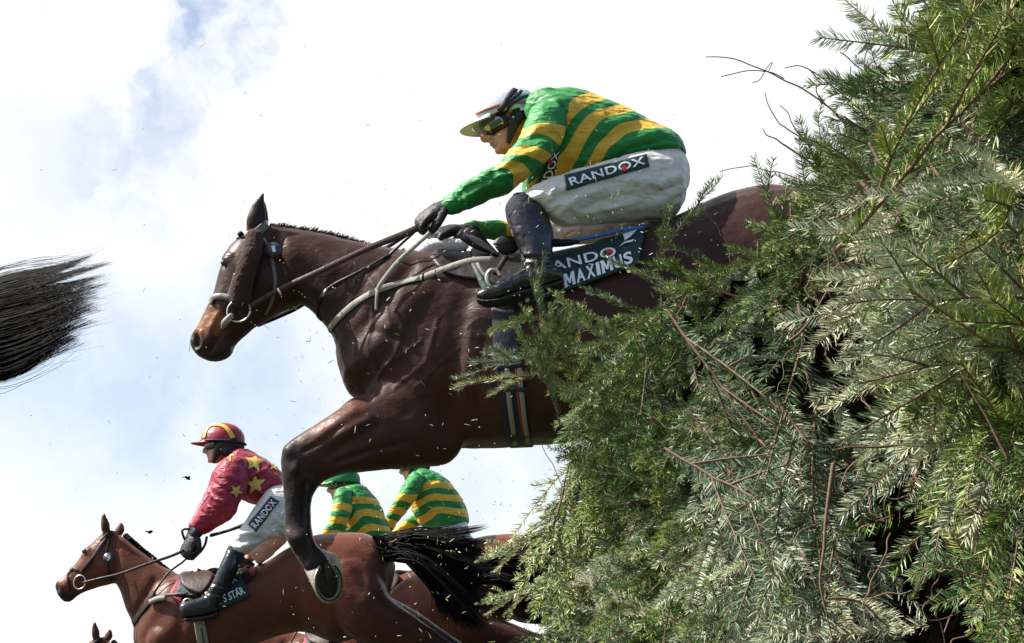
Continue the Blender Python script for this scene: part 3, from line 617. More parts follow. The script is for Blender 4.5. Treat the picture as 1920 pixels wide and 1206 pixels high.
    c = onto(bv, 151, 1091, .02, BY)[0]; a = np.linspace(0, 2 * math.pi, 33)
    part('bit_ring', mesh(tube([c + [.04 * math.cos(k), -.008 * math.cos(k), .044 * math.sin(k)] for k in a], [.005] * 33, sub=2, nv=8, cap=False)), M['steel'], br)
    c = onto(bv, 203, 1048, .03, BY)[0]; n = np.array([.1, -1, .1]); n /= np.linalg.norm(n); t1 = np.array([1, .1, 0]); t2 = np.cross(n, t1); th = np.linspace(0, 2 * math.pi, 24, endpoint=False)
    dm = part('number_disc', mesh(rings_to_mesh([c + n * o + .034 * (np.outer(np.cos(th), t1) + np.outer(np.sin(th), t2)) for o in (-.002, .002)])), M['disc'], br)
    uv, Fc = text_mesh('9', .03); part('number', mesh((np.array([c + n * .005 + t1 * (u - .5) * .026 + t2 * (v - .5) * .04 for u, v in uv]), Fc)), M['white'], dm)
    part('rein', mesh([pribbon([(154, 1093, -.1), (190, 1084, -.13), (225, 1076, -.15), (275, 1058, -.16), (320, 1043, -.16), (345, 1032, -.15)], BY, [.014, .015, .018, .02, .02], .005)]), M['leather'], h)
    part('breastplate', mesh([strap(bv, [(251, 1170), (262, 1152), (278, 1132), (290, 1112)], .05, BY, .01), pribbon([(278, 1128, -.2), (300, 1118, -.24), (330, 1115, -.29), (352, 1113, -.31)], BY, .02), pribbon([(282, 1124, -.2), (300, 1095, -.2), (318, 1072, -.18), (340, 1056, -.15), (353, 1044, -.12)], BY, .014)]), M['leather'], h)
    part('breastplate_sleeve', mesh([pribbon([(281, 1129, -.22), (296, 1123, -.25), (311, 1121, -.27)], BY, .034, .02)]), M['web'], h)
    part('rein', mesh([pribbon([(350, 1020, -.1), (342, 1000, -.12), (344, 993, -.13), (356, 992, -.12)], BY, .016), pribbon([(352, 1042, -.12), (372, 1038, -.13), (384, 1022, -.13), (388, 1006, -.12)], BY, .018)]), M['brown_leather'], h)
    sd = part('saddle', mesh(patch_poly(bv, [(337, 1086), (345, 1077), (362, 1073), (384, 1076), (402, 1083), (396, 1100), (380, 1116), (360, 1111), (343, 1101)], BY, .035, .02)), M['brown_leather'], h)
    part('saddle_seat', mesh([tube([P(384, 1080, BY - .1), P(400, 1073, BY - .1), P(425, 1082, BY - .05), P(455, 1078, BY - .05)], [.02, .03, .05, .03], flat=2.2), ptube([(372, 1068, -.1, .008), (385, 1076, -.1, .008)], BY)]), M['leather'], sd)
    part('under_cloth', mesh([panel(bv, [(330, 1120), (372, 1120), (372, 1085), (338, 1090)], BY, .02, 10, 8, .006)]), M['green_cloth'], sd)
    part('under_cloth', mesh([panel(bv, [(318, 1117), (342, 1140), (341, 1092), (336, 1086)], BY, .018, 8, 10, .006)]), M['red_cloth'], sd, 'crimson front of the saddle cloth')
    part('under_cloth', mesh([panel(bv, [(452, 1090), (478, 1080), (484, 1066), (466, 1066)], BY, .015, 8, 6, .006)]), M['red_cloth'], sd)
    part('under_cloth', mesh([strap(bv, [(462, 1068), (476, 1062), (494, 1058)], .04, BY, .02, .01)]), M['green_cloth'], sd)
    cp = panel(bv, [(384, 1156), (469, 1119), (448, 1074), (378, 1104)], BY, .03, 24, 14, .006); cb = over(cp); cl = part('saddle_cloth', mesh([cp]), M['green_cloth'], sd)
    part('lettering', mesh([lettering(cb, 'RANDOX', [(391, 1126), (446, 1090), (439, 1079), (384, 1112)], BY, .009)]), M['white'], cl); part('lettering', mesh([lettering(cb, "FY'S STAR", [(404, 1138), (461, 1113), (453, 1100), (404, 1122)], BY, .009)]), M['white'], cl)
    part('emblem', mesh([disc(cb, 426, 1098, 3.5, 3.5, BY, .012)]), M['dot'], cl)
    part('saddle_pad', mesh([panel(bv, [(452, 1098), (474, 1086), (462, 1068), (447, 1074)], BY, .024, 8, 8, .006)]), M['leather'], sd)
    g = part('girth', mesh([strap(bv, [(372, 1150), (376, 1176), (381, 1206), (384, 1245)], .07, BY, .012, .006)]), M['web'], sd)
    part('girth_stripe', mesh([strap(bv, [(378, 1178), (383, 1206), (386, 1245)], .008, BY, .02)]), M['brown_leather'], g)
    part('stirrup', mesh(tube([P(352, 1140, BY - .36) + [.036 * math.cos(k), -.01, .055 * math.sin(k)] for k in np.linspace(R(-60), R(240), 16)], [.007] * 16, nv=8, sub=2)), M['steel'], sd)
    return h
NINE = bay_horse()
def follow(dst, src, Y, label, scale=1.0, rot=0.0, drop=()):
    o = copy_tree(NINE); o['label'] = label
    a, b = Vector(P(*src, BY)), Vector(P(*dst, Y)); o.scale = (scale,) * 3; o.rotation_euler = (0, rot, 0)
    l = (a - NINE.location) * scale; l.rotate(o.rotation_euler); o.location = b - l
    def prune(x):
        for ch in list(x.children): prune(ch)
        if x.name.split('.')[0] in drop: bpy.data.objects.remove(x)
    prune(o); return o
LETTERS = ('saddle_cloth', 'lettering', 'emblem', 'number_disc', 'number', 'number')
H3 = follow((1010, 1045), (735, 1058), 13.0, 'dark brown racehorse at the back, its rump and raised tail against the far spruce', 1.0, R(-4), LETTERS)
H2 = follow((900, 1100), (735, 1058), 12.3, 'racehorse hidden behind the number 9 horse, ridden by the jockey with the green cap', 1.0, R(-12), LETTERS)
HB = follow((178, 1164), (195, 962), 12.0, 'riderless bay racehorse, only its head and crest showing in the bottom corner', 1.0, R(2), LETTERS)
HL = follow((-440, 700), (735, 1058), 6.6, 'racehorse just out of the frame, only the tip of its streaming black tail showing', 1.0, R(-6), LETTERS + ('tail',))
def own_tail(h, name, ctrl, w, n):
    part(name, mesh(strands(ctrl, w, n)), M['hair'], h)
def left_tail():                       # the long tail reaching into the frame
    g = np.random.default_rng(11); hs = []; Y = 6.4
    locks = [(u, g.uniform(-.10, .10), g.uniform(.66, 1.1)) for u in np.linspace(.02, 1, 22)]
    def bundle(u, lift, k, n, spread, stray):
        ex, ey = 72 + (140 - 62 * abs(u - .3)) * k, 476 + u * 172 + lift * 50
        for _ in range(n):
            q = g.normal(); e = g.normal(size=2); kk = 1 - abs(g.normal()) * .22; dy = g.normal() * .05
            A, B_, C_, D_ = (-440, 650 + q * 5), (-160, 640 + 90 * (u - .5) + q * spread), (-15, 526 + 186 * u + q * spread * .9), (ex * .5, 503 + 172 * u + lift * 20 + q * spread * .8)
            E = (ex * kk + e[0] * 4, ey * kk + (1 - kk) * 560 + q * spread * .3 + e[1] * stray)
            hs.append([P(*A, Y + .05), P(*B_, Y + dy), P(*C_, Y + dy * 1.3), P(*D_, Y + dy * 1.6), P(*E, Y + dy * 2)])
    for u, lf, k in locks: bundle(u, lf, k, 90, 4.0, 2)
    for _ in range(34): bundle(g.uniform(0, 1), g.uniform(-.2, .2), g.uniform(.5, .9), 14, 3, 3)
    for i in range(130): bundle(g.uniform(-.12, 1.12), g.uniform(-.35, .45), g.uniform(.8, 1.3), 1, 6, 10)
    r = HL
    m = mesh(strands(hs, .0014, 20)); m.transform((Matrix.Translation(HL.location) @ Matrix.Rotation(R(-6), 4, 'Y')).inverted())
    m.name = 'tail'; m.materials.append(M['hair']); o = bpy.data.objects.new('tail', m); C.objects.link(o); o.parent = HL
left_tail()
# ------------------------------------------------------------------ jockeys
M['skin'] = plain('skin', (.52, .25, .165), .45, .18, 30, .001, spec=.45)
M['silks_green'] = stripe_mat('green_gold_silks', (.006, .23, .035), (.82, .48, .03), .58)
M['crimson'] = cloth_mat('crimson_silks', (.29, .005, .032), .55)
M['star'] = plain('yellow_star', (.66, .44, .09), .5, .12, 40)
M['breeches'] = cloth_mat('white_breeches', (.70, .67, .59), .58, .016)
M['boot'] = plain('black_boot', (.010, .009, .010), .26, .5, 26, .004, coat=.25)
M['boot_sole'] = plain('boot_sole', (.012, .009, .008), .7, .5, 40, .003)
M['sock'] = plain('navy_sock', (.008, .009, .022), .85, .3, 90, .003)
M['glove'] = plain('black_glove', (.012, .010, .012), .6, .4, 70, .003)
M['black'] = plain('black_padding', (.010, .009, .011), .55, .35, 60, .003)
M['lens'] = plain('mirror_lens', (.20, .22, .22), .06, .3, 12, metal=1)
M['yellow_dot'] = plain('yellow_sticker', (.7, .6, .1), .5, .1, 30)
M['cap_white'] = plain('white_cap_silk', (.56, .58, .65), .42, .06, 25, .004)
M['cap_brown'] = plain('brown_cap_band', (.33, .13, .06), .5, .15, 40)
M['peak'] = plain('peak_lining', (.80, .79, .76), .5, .12, 30)
M['cap_green'] = plain('green_cap_silk', (.008, .19, .04), .38, .12, 25, .004)
M['cap_red'] = plain('crimson_cap_silk', (.29, .010, .034), .4, .12, 25, .004)
M['cap_yellow'] = plain('yellow_cap_band', (.72, .50, .06), .45, .1, 30)
M['patch'] = plain('dark_green_patch', (.006, .035, .030), .6, .25, 60, .002)

def head_frame(c, pitch, yaw=0.12):
    f = np.array([-math.cos(pitch), -yaw, -math.sin(pitch)]); f /= np.linalg.norm(f)
    u = np.array([-math.sin(pitch), 0, math.cos(pitch)]); u -= f * (u @ f); u /= np.linalg.norm(u)
    s = np.cross(u, f)                  # towards the camera when facing left
    B = np.stack([-f, s, u], 1)
    return lambda v: np.asarray(v, float) @ B.T + c
HEADS = [(-.066, -.034, .018, -.120), (-.088, -.012, .034, -.106), (-.089, .0, .044, -.088), (-.086, .02, .052, -.068), (-.088, .06, .058, -.045), (-.084, .085, .064, -.02), (-.083, .094, .069, .0), (-.095, .098, .072, .028), (-.094, .098, .073, .055), (-.08, .088, .068, .085), (-.05, .06, .05, .108), (-.015, .03, .02, .119)]
def head_shapes(T):
    th = np.linspace(0, 2 * math.pi, 28, endpoint=False); rings = []
    for a, b, w, z in crom(HEADS, 3): rings.append(T(np.stack([(a + b) / 2 + (b - a) / 2 * np.cos(th), w * np.sin(th) * (1 - .12 * np.cos(th)), np.full(28, z)], 1)))
    nose = tube(T([(-.088, 0, .018), (-.100, 0, -.012), (-.116, 0, -.036), (-.098, 0, -.046), (-.085, 0, -.05)]), [.008, .011, .015, .012, .006], nv=10)
    return [rings_to_mesh(rings), nose, ball(T([(-.098, .012, -.042)])[0], .010, 8), ball(T([(-.098, -.012, -.042)])[0], .010, 8),
            tube(T([(-.078, .024, -.068), (-.094, .012, -.064), (-.097, 0, -.064), (-.094, -.012, -.064), (-.078, -.024, -.068)]), [.004, .0055, .006, .0055, .004], nv=8),
            tube(T([(-.078, .022, -.078), (-.091, .012, -.078), (-.094, 0, -.078), (-.091, -.012, -.078), (-.078, -.022, -.078)]), [.004, .006, .007, .006, .004], nv=8),
            ball(T([(-.083, 0, -.102)])[0], (.018, .02, .015), 10)] + \
           [tube(T([(.012, s * .069, -.03), (.004, s * .078, -.005), (.008, s * .083, .02), (.022, s * .078, .018), (.022, s * .072, -.01)]), [.007, .008, .009, .008, .006], nv=8) for s in (1, -1)]
def helmet_shell(T, sx=.137, sy=.110, sz=.112, cz=.018, front=.022, rear=-.028, lift=0.0):
    n, k = 56, 16; rings = []
    for j in range(k + 1):
        r = []
        for i in range(n):
            a = 2 * math.pi * i / n; ca = math.cos(a); rim = rear + (front - rear) * (.5 - .5 * ca)
            z0 = (rim - cz) / sz; e = math.asin(max(-.95, min(.95, z0))); el = e + (math.pi / 2 - .02 - e) * j / k
            r.append((ca * math.cos(el) * (sx + lift) + .004, math.sin(a) * math.cos(el) * (sy + lift), cz + math.sin(el) * (sz + lift)))
        rings.append(T(r))
    inner = T([(0.004 + (p[0] - .004) * .93, p[1] * .93, p[2] + .004) for p in [(math.cos(2 * math.pi * i / n) * .95 * sx, math.sin(2 * math.pi * i / n) * .95 * sy, (rear + (front - rear) * (.5 - .5 * math.cos(2 * math.pi * i / n)))) for i in range(n)]])
    return rings_to_mesh([inner] + rings)
def peak_shape(T, reach=.075, droop=.004, spread=70, sx=.139, sy=.112, z=.024, thick=.004):
    n, k = 26, 8; top, bot = [], []
    for j in range(k + 1):
        q = j / k
        for i in range(n + 1):
            a = R(180 - spread + 2 * spread * i / n); c = math.cos((i / n - .5) * math.pi); out = reach * q * (.18 + .82 * c)
            x = math.cos(a) * sx + .004 - out; y = math.sin(a) * sy * (1 - .04 * q); zz = z + droop * q + .016 * q * (1 - c) * -1 - abs(y) * .06
            top.append((x, y, zz + thick / 2)); bot.append((x, y, zz - thick / 2))
    V = np.vstack([T(top), T(bot)]); o = len(top); Fc = []; I = lambda i, j: j * (n + 1) + i
    for j in range(k):
        for i in range(n):
            q = (I(i, j), I(i + 1, j), I(i + 1, j + 1), I(i, j + 1)); Fc += [q, tuple(x + o for x in q[::-1])]
    e = [I(i, 0) for i in range(n + 1)] + [I(n, j) for j in range(1, k + 1)] + [I(i, k) for i in range(n - 1, -1, -1)] + [I(0, j) for j in range(k - 1, 0, -1)]
    for a, b in zip(e, e[1:] + e[:1]): Fc.append((a, a + o, b + o, b))
    return V, Fc
def goggle_shapes(T, z0=-.036, z1=.03):
    def face(sc, za, zb, sp, inset):
        n = 22; V = []
        for j in range(7):
            q = j / 6
            for i in range(n + 1):
                a = R(180 - sp + 2 * sp * i / n); nose = .02 * math.exp(-((i / n - .5) / .07) ** 2) * (1 - q)
                b = 1 - .10 * (2 * q - 1) ** 2
                V.append((math.cos(a) * .108 * sc * b + .004, math.sin(a) * .088 * sc * b, za + (zb - za) * q + nose - .012 * (1 - math.cos(a + math.pi)) * 0))
        return V, [(j * (n + 1) + i, j * (n + 1) + i + 1, (j + 1) * (n + 1) + i + 1, (j + 1) * (n + 1) + i) for j in range(6) for i in range(n)]
    out = []
    for sc, za, zb, sp in ((1.0, z0, z1, 74), (1.055, z0 + .009, z1 - .008, 64)):
        V, Fc = face(sc, za, zb, sp, 0); W, _ = face(sc * .86, za, zb, sp, 0); o = len(V); n = 22
        e = [i for i in range(n + 1)] + [j * (n + 1) + n for j in range(1, 7)] + [6 * (n + 1) + i for i in range(n - 1, -1, -1)] + [j * (n + 1) for j in range(5, 0, -1)]
        F2 = Fc + [tuple(x + o for x in f[::-1]) for f in Fc] + [(a, a + o, b + o, b) for a, b in zip(e, e[1:] + e[:1])]
        out.append((T(V + W), F2))
    return out
def fist(wrist, knuckle, back, k=1.0):
    """gloved hand closed on a rein: palm, four unequal bent fingers, thumb off the side of the palm"""
    w = np.asarray(wrist, float); x = np.asarray(knuckle, float) - w; x /= np.linalg.norm(x); z = np.asarray(back, float); z -= x * (z @ x); z /= np.linalg.norm(z); y = np.cross(z, x)
    L = lambda q: w + k * (np.asarray(q, float) @ np.stack([x, y, z]))
    ps = [tube(L([(-.018, 0, 0), (.004, 0, 0), (.04, 0, .002), (.088, 0, 0)]), [.030 * k, .031 * k, .042 * k, .043 * k], flat=.52, updir=z)]
    for i, s in enumerate((.9, 1.04, 1.08, .95)):
        yy = -.032 + .0215 * i
        ps.append(tube(L([(.078, yy, .004), (.078 + .036 * s, yy * 1.05, -.006), (.078 + .04 * s, yy * 1.05, -.032 * s), (.088, yy, -.046 * s), (.068, yy, -.036)]), [.0125 * k, .0115 * k, .0105 * k, .0098 * k, .009 * k], nv=10))
    ps.append(tube(L([(.02, .032, -.008), (.048, .05, -.018), (.078, .046, -.034), (.098, .026, -.044)]), [.016 * k, .0145 * k, .0125 * k, .010 * k], nv=10))
    m = union(ps, .0042, 2); wrinkle(m, .0015, 60, 2); return m
def rider(name_label, Y, base, head, torso, sleeves, thighs, boots, feet, hands, silks, cap, vox=.008, group='jockeys riding over the fence', shaft_only=False, socks=True):
    r = thing('person', name_label, 'person', base, group)
    c, pitch, yaw, hk = head; T0 = head_frame(c, pitch, yaw); T = lambda v: T0(np.asarray(v, float) * hk)
    # the person's own body, one skin under the clothes
    tc = [(P((a + b2) / 2, (d + e) / 2, Y)) for a, d, b2, e, *_ in torso]
    sh = [tube(tc[:-2], [.05] + [.10] * (len(tc) - 4) + [.07], sub=2)]
    neck = tube([T([(.03, 0, -.03)])[0], T([(.05, 0, -.10)])[0] * .6 + tc[0] * .4, tc[1]], [.056, .055, .07])
    def core(secs, k): return tube([P((s[0] + s[2]) / 2, (s[1] + s[3]) / 2, Y + (s[5] if len(s) > 5 else 0)) for s in secs], [max(.02, s[4] * k) for s in secs], sub=2)
    sh += [core(s[2:], .45) for s in sleeves] + [core(s[2:] if len(s) > 6 else s[1:], .42) for s in thighs] + [core(s, .45) for s in boots] + [core(s[1:-1], .35) for s in feet]
    for s, hd in zip(sleeves, hands): sh.append(tube([P((s[-1][0] + s[-1][2]) / 2, (s[-1][1] + s[-1][3]) / 2, Y + s[-1][5]), hd[0], hd[0] * .4 + hd[1] * .6], [.017, .017, .014], sub=2))
    hips = [core(s[:1] + s[:1], .8) for s in []]
    m = union(head_shapes(T) + [neck] + sh, .0048 if vox < .0075 else .008, 2)
    body = part('body', m, M['skin'], r)
    return r, T
def mouth_lips(r, T):
    part('lips', mesh([tube(T([(-.080, .022, -.071), (-.0955, .011, -.068), (-.0995, 0, -.069), (-.0955, -.011, -.068), (-.080, -.022, -.071)]), [.003, .0045, .0055, .0045, .003], nv=8)]), M['lip'], r)
M['lip'] = plain('lips', (.36, .10, .08), .4, .15, 40)

def main_jockey():
    Y = HY; n = -.29
    torso = [(1001, 204, 990, 236, .07), (1026, 186, 994, 272, .165), (1057, 176, 990, 315, .215), (1095, 180, 985, 345, .232), (1140, 196, 993, 358, .225), (1190, 218, 1030, 356, .21), (1229, 237, 1090, 345, .2), (1260, 257, 1150, 330, .195), (1279, 280, 1200, 315, .185), (1286, 300, 1232, 312, .165)]
    near = [(1012, 196, 1060, 202, .07, -.16), (996, 208, 1064, 222, .095, -.19), (986, 232, 1058, 252, .098, -.22), (973, 262, 1046, 278, .095, -.25), (955, 287, 1024, 299, .09, -.27), (938, 306, 998, 322, .084, -.275), (916, 319, 968, 350, .076, -.265), (889, 332, 934, 368, .062, -.235), (866, 345, 894, 385, .054, -.2), (851, 360, 862, 397, .046, -.17), (840, 369, 845, 396, .04, -.16)]
    farm = [(1000, 230, 1050, 240, .09, .2), (985, 300, 1045, 310, .085, .26), (975, 380, 1035, 385, .075, .27), (960, 412, 1000, 446, .06, .24), (925, 414, 940, 450, .052, .18), (888, 416, 886, 444, .046, .1), (868, 420, 866, 440, .036, .06)]
    th = [(1288, 320, 1284, 372, .07, -.06), (1272, 288, 1270, 398, .12, -.08), (1235, 284, 1232, 410, .125, -.10), (1190, 290, 1182, 415, .118, -.145), (1130, 307, 1112, 419, .11, -.2), (1062, 326, 1062, 424, .097, -.255), (1012, 346, 1032, 410, .08, n), (985, 360, 1012, 394, .07, n), (973, 368, 1003, 388, .06, n)]
    ft = [(1285, 320, 1280, 380, .07, .06), (1270, 292, 1262, 412, .12, .08), (1235, 290, 1225, 432, .125, .10), (1185, 318, 1182, 444, .11, .145), (1100, 345, 1108, 453, .095, .2), (1040, 365, 1042, 460, .08, .25), (985, 380, 1000, 452, .07, .27)]
    bt = [(960, 380, 1008, 384, .062, n - .02), (948, 396, 1018, 394, .068, n - .02), (951, 414, 1030, 416, .07, n - .02), (961, 440, 1038, 440, .066, n - .03), (972, 466, 1036, 468, .057, n - .04), (980, 490, 1036, 490, .05, n - .05), (985, 506, 1040, 500, .05, n - .05), (990, 520, 1044, 515, .046, n - .05)]
    fbt = [(965, 395, 1005, 400, .06, .3), (960, 430, 1020, 440, .065, .31), (985, 490, 1036, 490, .05, .33), (990, 520, 1044, 515, .046, .33)]
    foot = [(1056, 512, 1055, 528, .03, n - .05), (1042, 500, 1046, 535, .044, n - .05), (1000, 496, 1004, 545, .048, n - .06), (966, 512, 968, 556, .048, n - .07), (936, 530, 940, 566, .048, n - .08), (906, 541, 912, 570, .044, n - .08), (892, 551, 896, 562, .026, n - .08)]
    wn, kn = P(836, 382, Y - .16), P(786, 417, Y - .15); wf, kf = P(866, 429, Y + .05), P(812, 441, Y - .02)
    r, T = rider('jockey in green and gold hoops with a white cap, crouched on the leaping bay', Y, (P(1150, 400, Y)[0], Y, P(1150, 440, Y)[2]), (P(951, 226, Y), R(25), .2, 1.06), torso, [near, farm], [th, ft], [bt, fbt], [foot], [(wn, kn), (wf, kf)], None, None, vox=.006)
    mouth_lips(r, T)
    # silks
    j = union([loft(torso, Y, ex=2.3), ptube([(1026, 205, -.13, .09), (1050, 220, -.17, .09)], Y), ptube([(1026, 205, .13, .09), (1050, 220, .17, .09)], Y)], .0075, 5)
    sculpt(j, [([(1054, 200), (1058, 250), (1048, 285)], 9, -.014), ([(1060, 300), (1120, 240), (1180, 225)], 10, .008), ([(1050, 330), (1110, 270), (1200, 235)], 7, -.008), ([(1100, 330), (1150, 275), (1230, 250)], 8, .008), ([(1140, 320), (1180, 280), (1250, 262)], 6, -.008), ([(1010, 345), (1040, 310)], 6, .01), ([(1030, 350), (1060, 300)], 5, -.01), ([(1075, 340), (1095, 300)], 5, .008), ([(1240, 300), (1275, 285)], 6, -.006), ([(1180, 310), (1230, 275), (1270, 272)], 6, .006)])
    wrinkle(j, .006, 8, 4, (1, 1, 1.8)); z = lambda pts: [(740 + x / 3.31, 140 + y / 3.31) for x, y in pts]
    band(j, [(.2, z([(900, 200), (1000, 160), (1000, 300)])), (1, z([(1140, 134), (1105, 150), (1072, 185), (1085, 230)])), (2, z([(1272, 168), (1185, 203), (1100, 272), (1060, 340)])), (3, z([(1345, 198), (1250, 214), (1190, 260), (1130, 340), (1072, 440), (1000, 520), (930, 600)])),
             (4, z([(1432, 240), (1320, 262), (1250, 322), (1195, 400), (1140, 520), (1095, 625)])), (5, z([(1508, 282), (1400, 302), (1330, 370), (1270, 422), (1205, 530), (1140, 615)])), (6, z([(1622, 331), (1490, 347), (1430, 372), (1335, 450), (1262, 570), (1225, 620)])), (6.9, z([(1780, 460), (1600, 450), (1450, 520)]))])
    jo = part('jacket', j, M['silks_green'], r)
    def jb(): q = j.copy(); q.transform(Matrix.Translation(r.location)); return q
    s = union([loft(near, Y, ex=2.2)], .0065, 4)
    sculpt(s, [([(990, 300), (1030, 265)], 5, .010), ([(1000, 310), (1045, 280)], 5, -.008), ([(960, 300), (1010, 280)], 6, .008), ([(950, 320), (990, 300)], 5, -.010), ([(935, 330), (980, 320)], 6, .010), ([(975, 345), (940, 320)], 4, -.008), ([(920, 345), (870, 372)], 6, .007), ([(930, 360), (880, 385)], 4, -.006), ([(900, 335), (868, 352)], 5, .006), ([(862, 352), (872, 392)], 4, -.009), ([(1000, 240), (1040, 235)], 8, .008), ([(985, 262), (1040, 250)], 5, -.006)])
    wrinkle(s, .006, 11, 8, (1.5, 1, 1))
    band(s, [(.4, z([(900, 200), (1000, 200), (950, 260)])), (1, z([(800, 340), (880, 308), (960, 297), (1048, 320)])), (2, z([(788, 388), (880, 366), (950, 382), (1030, 446)])), (3, z([(738, 456), (800, 437), (880, 447), (968, 492)])), (4, z([(692, 512), (770, 497), (850, 517), (922, 548)])), (5, z([(660, 548), (730, 532), (790, 546), (832, 592)])), (6, z([(636, 570), (692, 578), (722, 612), (734, 700)])), (6.8, z([(560, 620), (600, 720), (450, 700), (450, 800), (350, 790)]))])
    part('sleeve', s, M['silks_green'], jo)
    s2 = union([loft(farm, Y)], .008, 3); wrinkle(s2, .006, 18, 9)
    band(s2, [(6.8, [(870, 430), (900, 430), (930, 430)]), (6, [(950, 425), (950, 445)]), (5, [(968, 420), (966, 445)]), (4, [(990, 400), (1000, 440)]), (3, [(985, 370), (1030, 370)]), (2, [(985, 340), (1040, 340)]), (1, [(990, 300), (1045, 300)]), (.5, [(1020, 240)])])
    part('sleeve', s2, M['silks_green'], jo)
    cuff = part('cuff', mesh([ptube([(853, 381, -.172, .043), (846, 384, -.168, .040)], Y, nv=20)]), M['silks_green'], jo)
    cm = cuff.data; a = cm.attributes.new('band', 'FLOAT', 'POINT'); a.data.foreach_set('value', [.5] * len(cm.vertices))
    # gloves
    part('glove', fist(wn, kn, (-.35, -.55, .75), 1.12), M['glove'], r); part('glove', fist(wf, kf, (-.1, -.35, .9), 1.12), M['glove'], r)
    # breeches and boots
    b = union([loft(th, Y, ex=2.25), loft(ft, Y, ex=2.25), loft([(1290, 310, 1286, 372, .1), (1262, 276, 1258, 402, .19), (1215, 285, 1210, 405, .185), (1180, 305, 1185, 395, .15)], Y)], .0075, 5)
    sculpt(b, [([(1040, 410), (1080, 370), (1130, 355)], 7, .008), ([(1070, 412), (1120, 380), (1190, 365)], 7, -.009), ([(1090, 400), (1170, 385)], 6, .008), ([(1140, 412), (1230, 400), (1280, 370)], 6, -.010), ([(1000, 372), (1060, 352)], 7, .006), ([(1020, 385), (1090, 350)], 5, -.007), ([(1160, 330), (1230, 345), (1270, 330)], 10, .008), ([(1220, 370), (1275, 345)], 6, -.006), ([(1010, 395), (1030, 375), (1040, 352)], 5, .007), ([(1100, 418), (1200, 408), (1285, 372)], 5, .006)])
    wrinkle(b, .006, 12, 6, (1, 1, 1.6)); part('breeches', b, M['breeches'], r)
    bb = b.copy(); bb.transform(Matrix.Translation(r.location)); bv = bvh_of(bb)
    tq = [(1062, 355), (1215, 310), (1216, 291), (1059, 332)]
    pp = panel(bv, [(1062, 357), (1217, 313), (1212, 290), (1058, 330)], Y, .006, 30, 8, .003); pb = over(pp)
    pt = part('sponsor_patch', mesh([pp]), M['patch'], r, 'dark green patch lettered RANDOX along the thigh')
    part('lettering', mesh([lettering(pb, 'RANDOX', [(1070, 349), (1210, 308), (1206, 294), (1065, 335)], Y, .004, .016)]), M['white'], pt)
    part('emblem', mesh([disc(pb, 1169.5, 317, 5.2, 5.2, Y, .006)]), M['dot'], pt)
    jj = jb(); jv = bvh_of(jj); pp = panel(jv, [(1000, 352), (1032, 352), (1050, 282), (1036, 285)], Y, .006, 8, 14, .003); pb = over(pp)
    pt = part('sponsor_patch', mesh([pp]), M['patch'], r, 'dark green patch on the chest, half hidden by the arm')
    part('lettering', mesh([lettering(pb, 'NDOX', [(1030, 350), (1049, 284), (1039, 285), (1010, 350)], Y, .004)]), M['white'], pt)
    part('emblem', mesh([disc(pb, 1032, 303, 4, 5, Y, .006)]), M['dot'], pt)
    sk = union([loft([(964, 366, 1006, 370, .055, n), (950, 382, 1014, 384, .066, n), (947, 396, 1020, 396, .07, n - .01), (950, 412, 1026, 414, .068, n - .02)], Y)], .006, 2); wrinkle(sk, .003, 50, 1); part('sock', sk, M['sock'], r)
    bm_ = union([loft([(949, 403, 1018, 384, .069, n - .01), (951, 416, 1031, 414, .073, n - .02), (961, 440, 1038, 440, .068, n - .03), (972, 466, 1036, 468, .059, n - .04), (980, 490, 1036, 490, .052, n - .05), (985, 506, 1040, 502, .052, n - .05), (992, 524, 1046, 522, .048, n - .05)], Y), loft(foot, Y)], .006, 3)
    sculpt(bm_, [([(980, 478), (1036, 474)], 4, .005), ([(978, 484), (1036, 482)], 3, -.005), ([(978, 494), (1038, 490)], 4, .005), ([(985, 502), (1036, 498)], 3, -.006), ([(955, 425), (1036, 412)], 2, -.003), ([(962, 520), (1000, 505)], 4, -.005), ([(1018, 396), (1030, 420)], 3, -.005)])
    wrinkle(bm_, .003, 22, 3); bo = part('boot', bm_, M['boot'], r)
    part('boot_sole', mesh(union([loft([(1055, 527, 1056, 536, .036, n - .05), (1030, 536, 1032, 545, .042, n - .05), (1000, 543, 1002, 552, .046, n - .06), (965, 553, 967, 562, .05, n - .07), (938, 563, 940, 571, .05, n - .08), (908, 566, 910, 573, .044, n - .08), (893, 560, 894, 566, .024, n - .08)], Y, ex=3)], .005, 1)), M['boot_sole'], bo)
    fb = union([loft(fbt, Y), loft([(x1, y1, x2, y2, w, .33) for x1, y1, x2, y2, w, d in foot], Y)], .009, 3); part('boot', fb, M['boot'], r)
    # cap, goggles, harness
    hm = mesh([helmet_shell(T)]); hb = bvh_of(hm); he = part('helmet', hm, M['cap_white'], r)
    part('peak', mesh([peak_shape(T, .052, .002, 54)]), M['peak'], he)
    part('cap_band', mesh([strap(hb, [(893, 214), (912, 205), (940, 197), (965, 192), (990, 192), (1004, 198)], .014, Y, .004)]), M['cap_brown'], he)
    st = part('goggle_strap', mesh([strap(hb, [(934, 213), (945, 198), (956, 180), (966, 169)], .024, Y, .007, .006)]), M['black'], he)
    part('goggle_strap', mesh([strap(hb, [(946, 201), (958, 188), (972, 178), (977, 172)], .013, Y, .007, .005)]), M['black'], he)
    part('goggle_strap', mesh([strap(hb, [(948, 208), (962, 194), (978, 184), (990, 181)], .013, Y, .007, .005)]), M['black'], he)
    fr, ln = goggle_shapes(T, -.046, .032); go = part('goggles', mesh([fr]), M['black'], r); part('lens', mesh([ln]), M['lens'], go)
    lb = bvh_of(mesh([ln])); part('sticker', mesh([disc(lb, 915, 240, 5.5, 5, Y, .004)]), M['yellow_dot'], go)
